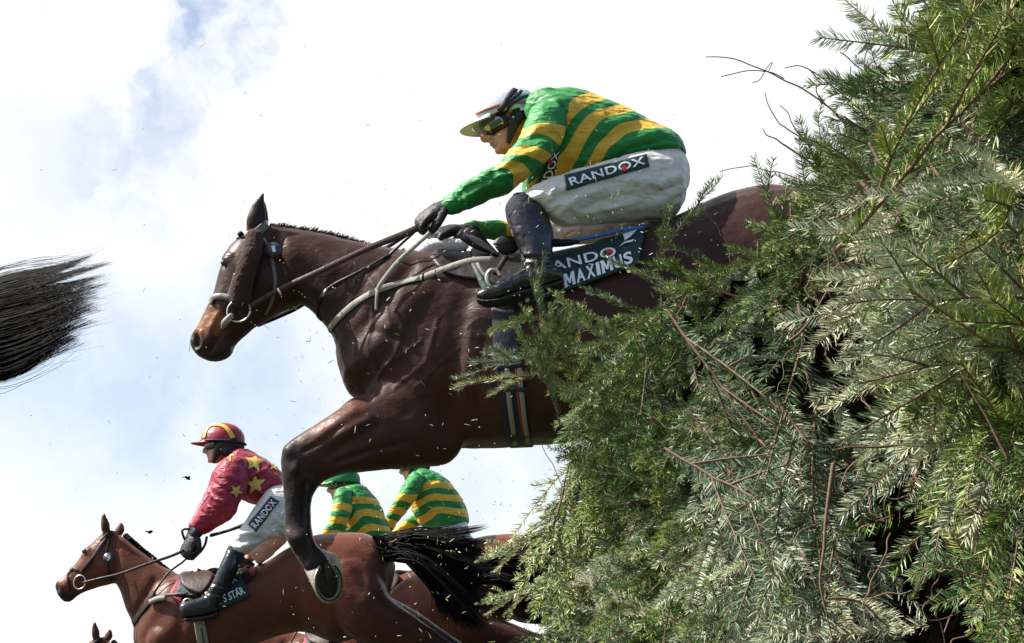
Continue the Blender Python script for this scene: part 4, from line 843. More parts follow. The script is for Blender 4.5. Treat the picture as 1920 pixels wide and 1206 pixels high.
    part('brow_pad', mesh([tube(T([(math.cos(R(a)) * .109 + .004, math.sin(R(a)) * .09, .036) for a in range(105, 260, 12)]), [.012] * 13, nv=10)]), M['black'], go)
    part('buckle', mesh([tube(T([(-.045 + .016 * math.cos(k), .094, .022 + .009 * math.sin(k)) for k in np.linspace(0, 6.28, 13)]), [.0022] * 13, sub=2, nv=6, cap=False)]), M['steel'], he)
    hz = union([tube(T([(.035, .07, .02), (.025, .082, -.015), (-.012, .08, -.052), (-.05, .05, -.1)]), [.03, .028, .022, .010], flat=.6), tube(T([(.05, .07, .0), (.075, .05, -.02), (.095, 0, -.03), (.075, -.05, -.02), (.05, -.07, 0)]), [.032, .034, .036, .034, .032], flat=.7), tube(T([(-.015, .082, -.04), (.02, .09, -.03)]), [.020, .022], flat=.7),
                tube(T([(.035, -.07, .02), (.02, -.08, -.015), (-.012, -.078, -.052), (-.05, -.05, -.1)]), [.03, .026, .02, .010], flat=.6)], .005, 2); part('harness', hz, M['black'], he)
    part('harness_stud', mesh([ball(T([(-.012, .106, -.035)])[0], .0055, 8)]), M['steel'], he); part('harness_clip', mesh([box(T([(.035, .103, -.015)])[0], (.016, .006, .014))], False), M['steel'], he)
    return r
J1 = main_jockey()

def star_quad(bv, cx, cy, r, rot, Y, off, sx=1.0):
    pts = []
    for k in range(10):
        a = rot + math.pi * k / 5 - math.pi / 2; q = r if k % 2 == 0 else r * .42
        pts.append((cx + q * math.cos(a) * sx, cy + q * math.sin(a)))
    V = [onto(bv, cx, cy, off, Y)[0]]; Fc = []; o = 1
    for k in range(10):                # subdivide each spoke so the star bends with the cloth
        V.append(onto(bv, (pts[k][0] + cx) / 2, (pts[k][1] + cy) / 2, off, Y)[0]); V.append(onto(bv, *pts[k], off, Y)[0])
    for k in range(10):
        a, b = 1 + 2 * k, 1 + 2 * ((k + 1) % 10); Fc += [(0, a, b), (a, a + 1, b + 1, b)]
    return np.array(V), Fc
def crimson_jockey():
    Y = BY
    torso = [(446, 842, 425, 866, .09), (464, 843, 418, 885, .17), (487, 855, 420, 915, .21), (509, 868, 440, 930, .215), (526, 883, 462, 940, .205), (538, 898, 486, 948, .195), (546, 912, 508, 940, .185), (550, 920, 525, 932, .16)]
    near = [(440, 850, 470, 872, .1, -.16), (420, 862, 468, 895, .115, -.2), (405, 885, 460, 925, .115, -.24), (398, 905, 447, 945, .105, -.26), (394, 930, 440, 965, .09, -.25), (378, 952, 418, 983, .075, -.2), (364, 972, 396, 996, .06, -.15), (357, 985, 382, 1003, .05, -.12)]
    farm = [(420, 860, 460, 880, .1, .16), (400, 885, 440, 910, .1, .2), (392, 910, 420, 930, .085, .2), (372, 950, 398, 965, .065, .1), (352, 985, 372, 1000, .05, .02)]
    th = [(560, 915, 575, 960, .1, -.05), (535, 908, 560, 985, .15, -.08), (505, 915, 540, 1000, .15, -.13), (482, 945, 522, 1008, .125, -.18), (458, 980, 500, 1012, .11, -.24), (438, 1008, 475, 1030, .09, -.28), (428, 1022, 458, 1042, .085, -.29)]
    ft = [(560, 915, 575, 965, .1, .05), (535, 910, 560, 990, .15, .08), (510, 930, 540, 1010, .14, .13), (495, 970, 528, 1025, .11, .2), (470, 1010, 505, 1045, .09, .26), (455, 1030, 485, 1060, .08, .28)]
    bt = [(427, 1028, 456, 1044, .075, -.3), (421, 1042, 452, 1052, .078, -.31), (412, 1062, 445, 1072, .072, -.33), (402, 1085, 434, 1095, .062, -.34), (392, 1104, 420, 1112, .055, -.35), (386, 1116, 416, 1124, .055, -.35), (386, 1128, 412, 1134, .05, -.35)]
    fbt = [(450, 1040, 480, 1058, .07, .3), (430, 1070, 460, 1080, .07, .33), (400, 1110, 425, 1120, .055, .35)]
    foot = [(412, 1125, 408, 1148, .035, -.35), (395, 1115, 396, 1155, .05, -.35), (370, 1122, 372, 1160, .055, -.36), (348, 1128, 350, 1162, .052, -.37), (337, 1132, 340, 1158, .035, -.37)]
    wn, kn = P(366, 1002, Y - .12), P(346, 1040, Y - .12); wf, kf = P(358, 1000, Y + .0), P(352, 1036, Y + .02)
    r, T = rider('jockey in crimson silks with yellow stars and a crimson cap, standing in the stirrups', Y, (P(480, 1000, Y)[0], Y, P(480, 1050, Y)[2]), (P(417, 832, Y), R(6), .05, 1.06), torso, [near, farm], [th, ft], [bt, fbt], [foot], [(wn, kn), (wf, kf)], None, None)
    j = union([loft(torso, Y, ex=2.3)], .01, 4)
    sculpt(j, [([(445, 925), (490, 890)], 5, -.015), ([(450, 905), (500, 880)], 5, .012), ([(470, 940), (510, 905)], 4, .01), ([(455, 880), (458, 915)], 4, -.012), ([(440, 860), (475, 870)], 4, .008), ([(490, 930), (530, 900)], 4, -.010)]); wrinkle(j, .008, 12, 4)
    jo = part('jacket', j, M['crimson'], r); q = j.copy(); q.transform(Matrix.Translation(r.location)); jv = bvh_of(q)
    s = union([loft(near, Y)], .009, 3); sculpt(s, [([(400, 905), (440, 930)], 4, -.012), ([(395, 930), (435, 950)], 4, .012), ([(390, 945), (425, 970)], 3, -.012), ([(405, 885), (450, 900)], 5, .01), ([(430, 960), (405, 985)], 4, .010), ([(380, 960), (400, 985)], 3, -.01)]); wrinkle(s, .005, 14, 8)
    so = part('sleeve', s, M['crimson'], jo); q = s.copy(); q.transform(Matrix.Translation(r.location)); sv = bvh_of(q)
    s2 = union([loft(farm, Y)], .01, 3); wrinkle(s2, .008, 14, 9); part('sleeve', s2, M['crimson'], jo)
    for cx, cy, rr, ro in ((477, 867, 20, .15), (479, 908, 21, -.1)): part('star', mesh([star_quad(jv, cx, cy, rr, ro, Y, .006)]), M['star'], jo)
    part('star', mesh([star_quad(sv, 429, 852, 15, .4, Y, .006)]), M['star'], so); pass
    part('star', mesh([star_quad(sv, 442, 921, 13, .6, Y, .006)]), M['star'], so); part('star', mesh([star_quad(jv, 514, 873, 12, .2, Y, .006)]), M['star'], jo)
    part('cuff', mesh([ptube([(371, 996, -.125, .040), (367, 1001, -.12, .038)], Y, nv=18)]), M['navy'], jo)
    part('glove', fist(wn, kn, (-.5, -.8, .2), 1.25), M['glove'], r); part('glove', fist(wf, kf, (-.5, -.6, .3), 1.2), M['glove'], r)
    b = union([loft(th, Y), loft(ft, Y), loft([(555, 912, 570, 965, .17), (535, 905, 545, 970, .2), (510, 915, 520, 960, .18)], Y)], .01, 4)
    sculpt(b, [([(440, 1015), (490, 1010)], 4, -.012), ([(450, 1000), (500, 995)], 5, .012), ([(470, 985), (520, 1000)], 4, -.01), ([(440, 1030), (470, 1020)], 3, .01), ([(500, 960), (530, 985)], 5, .01), ([(490, 1000), (525, 975)], 4, -.01)]); wrinkle(b, .008, 12, 6)
    part('breeches', b, M['breeches'], r); q = b.copy(); q.transform(Matrix.Translation(r.location)); bv = bvh_of(q)
    pp = panel(bv, [(480, 998), (523, 941), (508, 931), (465, 984)], Y, .008, 20, 6, .004); pb = over(pp)
    pt = part('sponsor_patch', mesh([pp]), M['patch'], r, 'dark green patch lettered RANDOX up the thigh')
    part('lettering', mesh([lettering(pb, 'RANDOX', [(480, 992), (519, 943), (509, 936), (470, 984)], Y, .006)]), M['white'], pt); part('emblem', mesh([disc(pb, 507, 950, 2.6, 2.6, Y, .009)]), M['dot'], pt)
    sk = union([loft([(430, 1022, 460, 1040, .075, -.29), (424, 1034, 456, 1048, .08, -.3), (419, 1048, 452, 1058, .08, -.31)], Y)], .01, 2); part('sock', sk, M['sock'], r)
    bm_ = union([loft(bt, Y), loft(foot, Y)], .009, 3); sculpt(bm_, [([(400, 1095), (428, 1102)], 2, -.006), ([(396, 1100), (424, 1108)], 2, .006), ([(390, 1112), (418, 1116)], 2, -.007)]); bo = part('boot', bm_, M['boot'], r)
    part('boot_sole', mesh(union([loft([(409, 1146, 410, 1154, .04, -.35), (396, 1153, 397, 1160, .052, -.35), (370, 1158, 371, 1165, .057, -.36), (346, 1160, 347, 1166, .05, -.37)], Y, ex=3)], .009, 1)), M['boot_sole'], bo)
    fb = union([loft(fbt, Y), loft([(x1, y1, x2, y2, w, .36) for x1, y1, x2, y2, w, d in foot], Y)], .012, 2); part('boot', fb, M['boot'], r)
    hm = mesh([helmet_shell(T)]); hb = bvh_of(hm); he = part('helmet', hm, M['cap_red'], r); part('peak', mesh([peak_shape(T, .06, -.002, 62)]), M['cap_red'], he)
    part('cap_band', mesh([strap(hb, [(383, 822), (387, 808), (397, 799), (410, 797), (422, 801), (432, 812), (438, 826)], .03, Y, .005)]), M['cap_yellow'], he)
    part('goggle_strap', mesh([strap(hb, [(409, 832), (422, 828), (436, 824), (445, 822)], .018, Y, .006, .006)]), M['black'], he); part('cap_rim', mesh([tube(T([(math.cos(R(q)) * .139 + .004, math.sin(R(q)) * .112, -.018 + .04 * (.5 - .5 * math.cos(R(q)))) for q in range(-10, 190, 12)]), [.008] * 17, sub=2, nv=8)]), M['navy'], he)
    fr, ln = goggle_shapes(T); go = part('goggles', mesh([fr]), M['black'], r); part('lens', mesh([ln]), M['lens'], go)
    hz = union([tube(T([(.03, .075, .02), (.0, .082, -.02), (-.03, .07, -.07), (-.055, .035, -.115)]), [.04, .036, .026, .014], flat=.5), tube(T([(.045, .06, -.01), (.085, .04, -.03), (.1, 0, -.04), (.085, -.04, -.03), (.045, -.06, -.01)]), [.05, .055, .055, .055, .05], flat=.6), tube(T([(.03, .06, -.06), (.06, 0, -.1)]), [.04, .05])], .008, 2); part('harness', hz, M['black'], he)
    return r
J9 = crimson_jockey()

def green_jockey(label, Y, base, head, torso, near, farm, tb, sb, fbands, peak=True, legs_from=None):
    hx, hy = legs_from
    th = [(hx, hy, hx + 30, hy + 50, .1, -.05), (hx - 20, hy + 15, hx + 5, hy + 62, .13, -.12), (hx - 60, hy + 40, hx - 40, hy + 75, .1, -.22), (hx - 90, hy + 60, hx - 72, hy + 85, .08, -.27)]
    ft = [s[:5] + (-s[5],) for s in th]
    bt = [(hx - 92, hy + 70, hx - 68, hy + 80, .07, -.28), (hx - 90, hy + 110, hx - 64, hy + 112, .065, -.31), (hx - 100, hy + 150, hx - 78, hy + 152, .05, -.33)]; fbt = [s[:5] + (-s[5],) for s in bt]
    fo = [(hx - 78, hy + 150, hx - 78, hy + 168, .04, -.33), (hx - 110, hy + 156, hx - 110, hy + 176, .045, -.34), (hx - 138, hy + 166, hx - 138, hy + 178, .03, -.34)]
    e = near[-1]; g = farm[-1]; wn = P((e[0] + e[2]) / 2, (e[1] + e[3]) / 2, Y + e[5]); wf = P((g[0] + g[2]) / 2, (g[1] + g[3]) / 2, Y + g[5]); kn, kf = wn + [-.08, 0, -.06], wf + [-.08, 0, -.06]
    r, T = rider(label, Y, base, head, torso, [near, farm], [th, ft], [bt, fbt], [fo], [(wn, kn), (wf, kf)], None, None)
    j = union([loft(torso, Y, ex=2.3)], .011, 4); wrinkle(j, .009, 10, 4, (1, 1, 1.5)); band(j, tb); jo = part('jacket', j, M['silks_green'], r)
    s = union([loft(near, Y)], .01, 3); wrinkle(s, .009, 13, 8); band(s, sb); part('sleeve', s, M['silks_green'], jo)
    s2 = union([loft(farm, Y)], .01, 3); wrinkle(s2, .008, 13, 9); band(s2, fbands); part('sleeve', s2, M['silks_green'], jo)
    part('glove', fist(wn, kn, (-.5, -.7, .5), 1.2), M['glove'], r); part('glove', fist(wf, kf, (-.5, -.7, .5), 1.2), M['glove'], r)
    b = union([loft(th, Y), loft(ft, Y), loft([(hx + 8, hy, hx + 20, hy + 45, .17), (hx - 12, hy, hx - 5, hy + 45, .19), (hx - 40, hy + 8, hx - 40, hy + 40, .16)], Y)], .012, 4); wrinkle(b, .008, 12, 6); part('breeches', b, M['breeches'], r)
    bo = union([loft(bt, Y), loft(fo, Y)], .012, 2); part('boot', bo, M['boot'], r); bo = union([loft(fbt, Y), loft([s[:5] + (-s[5],) for s in fo], Y)], .012, 2); part('boot', bo, M['boot'], r)
    he = part('helmet', mesh([helmet_shell(T)]), M['cap_green'], r); part('peak', mesh([peak_shape(T, .06, -.004, 62)]), M['cap_green'] if peak else M['black'], he)
    fr, ln = goggle_shapes(T); go = part('goggles', mesh([fr]), M['black'], r); part('lens', mesh([ln]), M['lens'], go)
    part('harness', union([tube(T([(.005, .078, .03), (-.02, .082, -.02), (-.04, .066, -.07), (-.06, .03, -.115)]), [.022, .02, .018, .012], flat=.5), tube(T([(.045, .06, -.01), (.085, .04, -.03), (.1, 0, -.04), (.085, -.04, -.03), (.045, -.06, -.01)]), [.034, .045, .05, .045, .034], flat=.6)], .008, 2), M['black'], he)
    return r
zz = lambda pts: [(540 + x / 3.294, 840 + y / 3.294) for x, y in pts]
J2 = green_jockey('jockey in green and gold hoops with a green cap, close behind the raised foreleg', 12.3, (P(690, 1040, 12.3)[0], 12.3, P(690, 1060, 12.3)[2]), (P(642, 907, 12.3), R(10), .1, 1.0),
    [(655, 908, 640, 920, .09), (676, 910, 638, 938, .175), (692, 920, 638, 960, .205), (706, 936, 642, 985, .205), (720, 961, 650, 1006, .195), (731, 989, 664, 1022, .185), (736, 1012, 692, 1036, .17)],
    [(640, 912, 664, 922, .08, -.15), (628, 923, 660, 934, .1, -.2), (624, 945, 659, 954, .1, -.24), (621, 964, 655, 972, .095, -.26), (614, 985, 648, 992, .085, -.25), (602, 1001, 634, 1012, .075, -.2), (588, 1022, 612, 1034, .06, -.15), (574, 1040, 592, 1050, .05, -.1)],
    [(645, 915, 670, 930, .09, .16), (628, 960, 655, 970, .09, .2), (610, 1000, 630, 1010, .07, .15), (580, 1035, 596, 1048, .05, .05)],
    [(.4, zz([(340, 250), (440, 250)])), (1, zz([(378, 310), (450, 302), (545, 318)])), (2, zz([(385, 352), (470, 346), (560, 352)])), (3, zz([(390, 440), (440, 378), (500, 372), (592, 396)])), (4, zz([(388, 490), (450, 430), (520, 425), (612, 446)])), (5, zz([(420, 525), (480, 472), (540, 470), (620, 487)])), (6.5, zz([(500, 540), (620, 530)]))],
    [(.4, zz([(300, 290), (350, 280)])), (1, zz([(282, 352), (330, 338), (380, 352)])), (2, zz([(280, 388), (330, 376), (385, 402)])), (3, zz([(275, 424), (330, 424), (380, 436)])), (4, zz([(262, 470), (310, 466), (365, 486)])), (5, zz([(248, 505), (300, 505), (350, 526)])), (6, zz([(200, 545), (250, 560), (320, 570)])), (6.8, zz([(100, 680), (200, 640)]))],
    [(5.5, [(640, 930), (600, 1010)]), (5.4, [(640, 980), (580, 1040)])], True, (715, 1000))
J3 = green_jockey('jockey in green and gold hoops nearest the fence, cap hidden by an elbow', 13.0, (P(830, 1020, 13.)[0], 13.0, P(830, 1040, 13.)[2]), (P(775, 872, 13.), R(14), .1, 1.0),
    [(790, 876, 772, 892, .09), (814, 884, 768, 908, .175), (841, 901, 766, 934, .205), (860, 925, 772, 958, .205), (872, 947, 782, 978, .195), (878, 968, 800, 992, .185), (880, 980, 834, 996, .165)],
    [(776, 884, 800, 896, .08, -.15), (764, 896, 792, 912, .1, -.2), (754, 912, 784, 930, .098, -.24), (746, 926, 774, 944, .09, -.26), (736, 942, 762, 960, .08, -.25), (727, 962, 748, 976, .07, -.2), (720, 980, 738, 992, .06, -.15), (710, 996, 724, 1006, .05, -.1)],
    [(790, 900, 812, 915, .09, .16), (795, 945, 830, 960, .085, .2), (775, 962, 795, 982, .07, .18), (752, 982, 764, 998, .055, .1), (735, 996, 745, 1008, .045, .05)],
    [(.4, zz([(800, 150), (880, 150)])), (1, zz([(798, 238), (850, 212), (920, 204), (1015, 222)])), (2, zz([(800, 290), (860, 258), (920, 246), (1035, 252)])), (3, zz([(780, 330), (860, 292), (920, 280), (1058, 292)])), (4, zz([(800, 375), (870, 330), (930, 326), (1075, 334)])), (5, zz([(860, 400), (905, 365), (960, 365), (1090, 376)])), (6, zz([(890, 440), (930, 404), (1000, 412), (1105, 430)])), (6.8, zz([(950, 440), (1100, 470)]))],
    [(.4, zz([(740, 180), (820, 190)])), (1, zz([(665, 288), (700, 282), (760, 292)])), (2, zz([(660, 330), (700, 322), (765, 345)])), (3, zz([(645, 362), (690, 362), (740, 385)])), (4, zz([(615, 400), (660, 405), (705, 430)])), (5, zz([(610, 430), (650, 442), (680, 455)])), (6.8, zz([(590, 520), (620, 540)]))],
    [(1, zz([(840, 360)])), (1.9, zz([(800, 420)])), (2, zz([(775, 440), (830, 470)])), (3, zz([(765, 455), (815, 492)])), (3.5, zz([(720, 490)])), (3.9, zz([(690, 520)]))], True, (866, 976))
w = bpy.data.objects.new('whip', mesh([tube([P(396, 1004, BY - .1), P(425, 996, BY - .12), P(458, 984, BY - .14)], [.012, .010, .014], flat=.6)])); C.objects.link(w); w.data.materials.append(M['brown_leather'])
w['label'] = 'thin brown whip held by the crimson jockey, pointing back over the thigh'; w['category'] = 'whip'
# ------------------------------------------------------------------ spruce fence
def needle_mat():
    m, t, p = material('spruce_needles'); a = t.new('ShaderNodeAttribute', attribute_name='tone'); oi = t.new('ShaderNodeObjectInfo')
    sp = t.new('ShaderNodeSeparateColor'); t.link(a.outputs[0], sp.inputs[0])
    g = t.ramp(sp.outputs[0], [(0, (.010, .032, .005)), (.35, (.048, .115, .015)), (.62, (.145, .25, .026)), (.88, (.27, .34, .06)), (1, (.40, .38, .15))])
    w = t.ramp(sp.outputs[0], [(0, (.12, .18, .13)), (.5, (.33, .40, .29)), (1, (.62, .60, .42))])
    c = t.mix(sp.outputs[1], g, w); c = t.mix(t.math('MULTIPLY', oi.outputs['Random'], .2), c, (.02, .05, .01)); t.link(c, p.inputs['Base Color'])
    p.inputs['Roughness'].default_value = .42; p.inputs['Specular IOR Level'].default_value = .4
    return m
M['needle'] = needle_mat()
M['bark'] = plain('twig_bark', (.15, .085, .055), .75, .45, 120, .002)
M['core'] = plain('shade_and_clod_black', (.0016, .0014, .0009), 1.0, .5, 14, .06, spec=.0)  # brush inside the fence, deep shade put into its near-black; clods share it

class Spray:                           # collects needles (quads) and twig tubes
    def __init__(s): s.nv, s.tone, s.sv, s.sf = [], [], [], []
    def twig(s, p, r0, r1):
        n = len(p); tg = np.gradient(p, axis=0); tg /= np.linalg.norm(tg, axis=1)[:, None] + 1e-9; o = sum(len(v) for v in s.sv); ref = np.array([.3, .2, .93])
        u = np.cross(tg, ref); u /= np.linalg.norm(u, axis=1)[:, None] + 1e-9; v = np.cross(tg, u); r = np.linspace(r0, r1, n)[:, None]
        ring = np.stack([p + r * (math.cos(a) * u + math.sin(a) * v) for a in (0, 1.257, 2.513, 3.77, 5.027)], 1)
        s.sv.append(ring.reshape(-1, 3)); i = np.arange(n - 1)[:, None] * 5; j = np.arange(5)[None]; k = (j + 1) % 5
        s.sf.append((o + np.stack([i + j, i + k, i + 5 + k, i + 5 + j], -1)).reshape(-1, 4))
    def needles(s, p, per_m, ln, wd, g, tone, pale, up):
        seg = np.linalg.norm(np.diff(p, axis=0), axis=1); L = seg.sum(); n = max(6, int(L * per_m)); cs = np.concatenate([[0], np.cumsum(seg)])
        q = np.sort(g.uniform(.02, 1, n)) * L; pos = np.stack([np.interp(q, cs, p[:, k]) for k in range(3)], 1)
        tg = np.stack([np.interp(q, (cs[:-1] + cs[1:]) / 2, np.diff(p, axis=0)[:, k] / seg) for k in range(3)], 1); tg /= np.linalg.norm(tg, axis=1)[:, None]
        u = np.cross(tg, up); u /= np.linalg.norm(u, axis=1)[:, None] + 1e-9; v = np.cross(u, tg)
        az = np.where(g.uniform(size=n) < .72, np.sign(g.uniform(-1, 1, n)) * g.normal(1.25, .28, n), g.uniform(-1.2, 1.2, n)); rad = np.cos(az)[:, None] * v + np.sin(az)[:, None] * u * 1.0
        side = np.sin(az); fw = g.uniform(.45, .8, n)[:, None] + .7 * np.clip((q / L - .92) / .08, 0, 1)[:, None]
        d = rad + tg * fw + g.normal(size=(n, 3)) * .08; d /= np.linalg.norm(d, axis=1)[:, None]
        l = (ln * g.uniform(.75, 1.15, n) * (1 - .35 * np.clip((q / L - .8) / .2, 0, 1)))[:, None]
        nrm = np.cross(d, np.cross(v, d) + g.normal(size=(n, 3)) * .35); wv = np.cross(d, v + .6 * g.normal(size=(n, 3))); wv /= np.linalg.norm(wv, axis=1)[:, None] + 1e-9
        w = wd * g.uniform(.8, 1.2, n)[:, None]; tip = pos + d * l + tg * l * .12; mid = pos + d * l * .55 + tg * l * .02
        s.nv.append(np.stack([pos - wv * w * .35, pos + wv * w * .35, mid + wv * w * .5, tip + wv * w * .12, tip - wv * w * .12, mid - wv * w * .5], 1))
        tn = np.clip(tone + g.normal(size=n) * .14 + .28 * np.clip((q / L - .75) / .25, 0, 1), 0, 1); pl = np.clip(pale + (np.abs(side) < .45) * -.12 + g.normal(size=n) * .11, 0, 1)
        s.tone.append(np.repeat(np.stack([tn, pl, np.zeros(n)], 1), 6, 0))
def make_spray(seed, L=.5, density=620, ln=.019, wd=.0017, tone=.4, pale=.2, bare=0.0, side=13, leafless=False):
    g = np.random.default_rng(seed); s = Spray(); n = 14; t = np.linspace(0, 1, n)[:, None]
    bend = g.normal(size=3) * [0, .10, .13]; wob = g.normal(size=(n, 3)).cumsum(0) * .004 * L / .5
    main = np.hstack([t * L, 0 * t, 0 * t]) + t ** 2 * bend * L + wob - wob[0]; up = np.array([0, 0, 1.])
    s.twig(main, .0028 * (L / .5) ** .5, .0010)
    if not leafless: s.needles(main[int(bare * n):], density * .9, ln, wd, g, tone, pale, up)
    for k in range(side):
        f = .12 + .8 * (k + g.uniform(-.3, .3)) / side
        if f < .05: continue
        i = f * (n - 1); a = int(i); pos = main[a] * (1 - (i - a)) + main[min(a + 1, n - 1)] * (i - a); tg = main[min(a + 1, n - 1)] - main[max(a - 1, 0)]; tg /= np.linalg.norm(tg)
        sg = 1 if k % 2 else -1; ang = R(g.uniform(26, 50)); lat = np.array([0, sg, g.normal() * .35]); lat /= np.linalg.norm(lat)
        d = tg * math.cos(ang) + lat * math.sin(ang); sl = L * g.uniform(.30, .58) * (1.05 - f * .72); m = 8; q = np.linspace(0, 1, m)[:, None]
        sh = pos + d * sl * q + q ** 2 * (tg * sl * .16 + np.array([0, 0, g.normal() * .1 * sl - .05 * sl])); s.twig(sh, .0022, .0008)
        b0 = g.uniform(0, .25) if leafless or g.uniform() < .25 else 0
        if not leafless: s.needles(sh[int(b0 * m):], density, ln, wd, g, np.clip(tone + g.normal() * .1, 0, 1), np.clip(pale + g.normal() * .08, 0, 1), up)
        if sl > .15 * L / .5:
            for e in (.35, .55, .72):
                if g.uniform() < .25: continue
                pp = sh[int(e * (m - 1))]; sg2 = 1 if g.uniform() < .5 else -1; d2 = d * .75 + np.cross(d, [0, 0, 1]) * sg2 * .6 + [0, 0, g.normal() * .15]; d2 /= np.linalg.norm(d2); s2 = sl * g.uniform(.25, .45); tt = pp + d2 * s2 * np.linspace(0, 1, 5)[:, None]
                s.twig(tt, .0014, .0007)
                if not leafless: s.needles(tt, density, ln * .92, wd, g, np.clip(tone + .08 + g.normal() * .1, 0, 1), pale, up)
    nv = np.concatenate(s.nv) if s.nv else np.zeros((0, 6, 3)); tn = np.concatenate(s.tone) if s.tone else np.zeros((0, 3))
    return nv, tn, np.vstack(s.sv), np.vstack(s.sf)
def spray_mesh(name, parts):           # [(needle quads, tone, stem verts, stem faces)] -> one mesh, two materials
    NV = np.concatenate([p[0].reshape(-1, 3) for p in parts]); TN = np.concatenate([p[1] for p in parts]); SV = np.concatenate([p[2] for p in parts])
    o = len(NV); sf = []; 
    for p in parts: sf.append(p[3] + o); o += len(p[2])
    SF = np.concatenate(sf); nn = len(NV) // 6; V = np.vstack([NV, SV]).astype('f')
    m = bpy.data.meshes.new(name); m.vertices.add(len(V)); m.vertices.foreach_set('co', V.ravel())
    a = np.arange(nn)[:, None] * 6; nf = np.concatenate([a + [0, 1, 2, 5], a + [5, 2, 3, 4]]); loops = np.concatenate([nf.ravel(), SF.ravel()]).astype('i'); npoly = len(nf) + len(SF)
    m.loops.add(len(loops)); m.loops.foreach_set('vertex_index', loops); m.polygons.add(npoly)
    m.polygons.foreach_set('loop_start', np.arange(npoly, dtype='i') * 4); m.polygons.foreach_set('loop_total', np.full(npoly, 4, 'i'))
    m.polygons.foreach_set('material_index', np.concatenate([np.zeros(len(nf), 'i'), np.ones(len(SF), 'i')]))
    m.update(calc_edges=True); c = m.color_attributes.new('tone', 'FLOAT_COLOR', 'POINT')
    col = np.zeros((len(V), 4), 'f'); col[:len(NV), :3] = TN; col[:, 3] = 1; c.data.foreach_set('color', col.ravel())
    m.materials.append(M['needle']); m.materials.append(M['bark']); return m
FACE = [(1920, 100, 2.4), (1920, 600, 2.4), (1920, 1150, 2.5), (1700, 60, 3.0), (1750, 600, 2.9), (1700, 1100, 2.9), (1600, 250, 3.4), (1480, 330, 4.0), (1500, 600, 3.6), (1500, 900, 3.5), (1500, 1150, 3.5), (1300, 520, 4.6), (1300, 700, 4.4),
        (1300, 900, 4.4), (1300, 1150, 4.6), (1150, 600, 5.0), (1150, 800, 5.1), (1150, 950, 5.8), (1150, 1150, 5.8), (1050, 1000, 8.2), (1000, 1150, 8.8), (1050, 700, 5.2)]
fy = tps([(x, y, math.log(d)) for x, y, d in FACE])
def face_depth(px, py): return float(np.exp(fy(np.array([float(px)]), np.array([float(py)])))[0])
EDGE = [(-60, 1830), (0, 1830), (60, 1825), (120, 1775), (170, 1705), (230, 1630), (270, 1560), (320, 1505), (380, 1495), (440, 1465), (480, 1400), (520, 1310), (560, 1240), (620, 1190), (700, 1150), (780, 1150), (840, 1120), (900, 1110), (960, 1100), (1040, 1112), (1100, 1085), (1150, 1055), (1300, 950)]
def inside(px, py, m=0): return px > np.interp(py, [e[0] for e in EDGE], [e[1] for e in EDGE]) - 30 + m
HOLES = [(1740, 910, 80), (1840, 1120, 120), (1540, 830, 60), (1690, 1060, 70), (1760, 1010, 60), (1620, 1000, 40), (1480, 690, 55), (1600, 500, 36), (1690, 570, 40), (1650, 900, 45), (1560, 620, 36), (1230, 1000, 30), (1900, 1000, 50), (1750, 720, 40), (1900, 330, 35), (1620, 700, 35), (1180, 860, 35), (1500, 460, 35)]
ZONES = [((1900, 120), (5, 3, 3, 1)), ((1800, 250), (5, 3, 2)), ((1520, 340), (3, 5, 1)), ((1640, 240), (3, 0, 1)), ((1700, 380), (6, 4, 1)), ((1850, 480), (7, 7, 4)), ((1900, 640), (7, 5, 7)), ((1890, 850), (7, 5, 3)), ((1220, 620), (1, 0, 3, 6)), ((1260, 880), (0, 1, 2, 3)), ((1640, 780), (4, 4, 7)), ((1600, 1140), (4, 6, 7)),
         ((1500, 700), (2, 6, 0)), ((1440, 900), (2, 0, 6, 4)), ((1800, 1100), (2, 6)), ((1100, 1050), (1, 7, 3)), ((1350, 480), (6, 1, 0)), ((1050, 1150), (7, 3, 1)), ((1300, 1150), (0, 7, 1))]
def pick_kind(g, px, py):
    if g.uniform() < .2: return int(g.integers(16))
    z = min(ZONES, key=lambda q: math.hypot(q[0][0] - px, q[0][1] - py) + g.uniform(0, 60)); return int(g.choice(z[1])) + 8 * int(g.integers(2))
def orient(d, roll):                   # matrix with local X along d
    d = np.asarray(d, float); d /= np.linalg.norm(d); z = np.array([0, 0, 1.]) - d * d[2]
    if np.linalg.norm(z) < .05: z = np.array([0, -1., 0]) - d * -d[1]
    z /= np.linalg.norm(z); y = np.cross(z, d); c, s = math.cos(roll), math.sin(roll)
    return np.stack([d, y * c + z * s, z * c - y * s], 1)
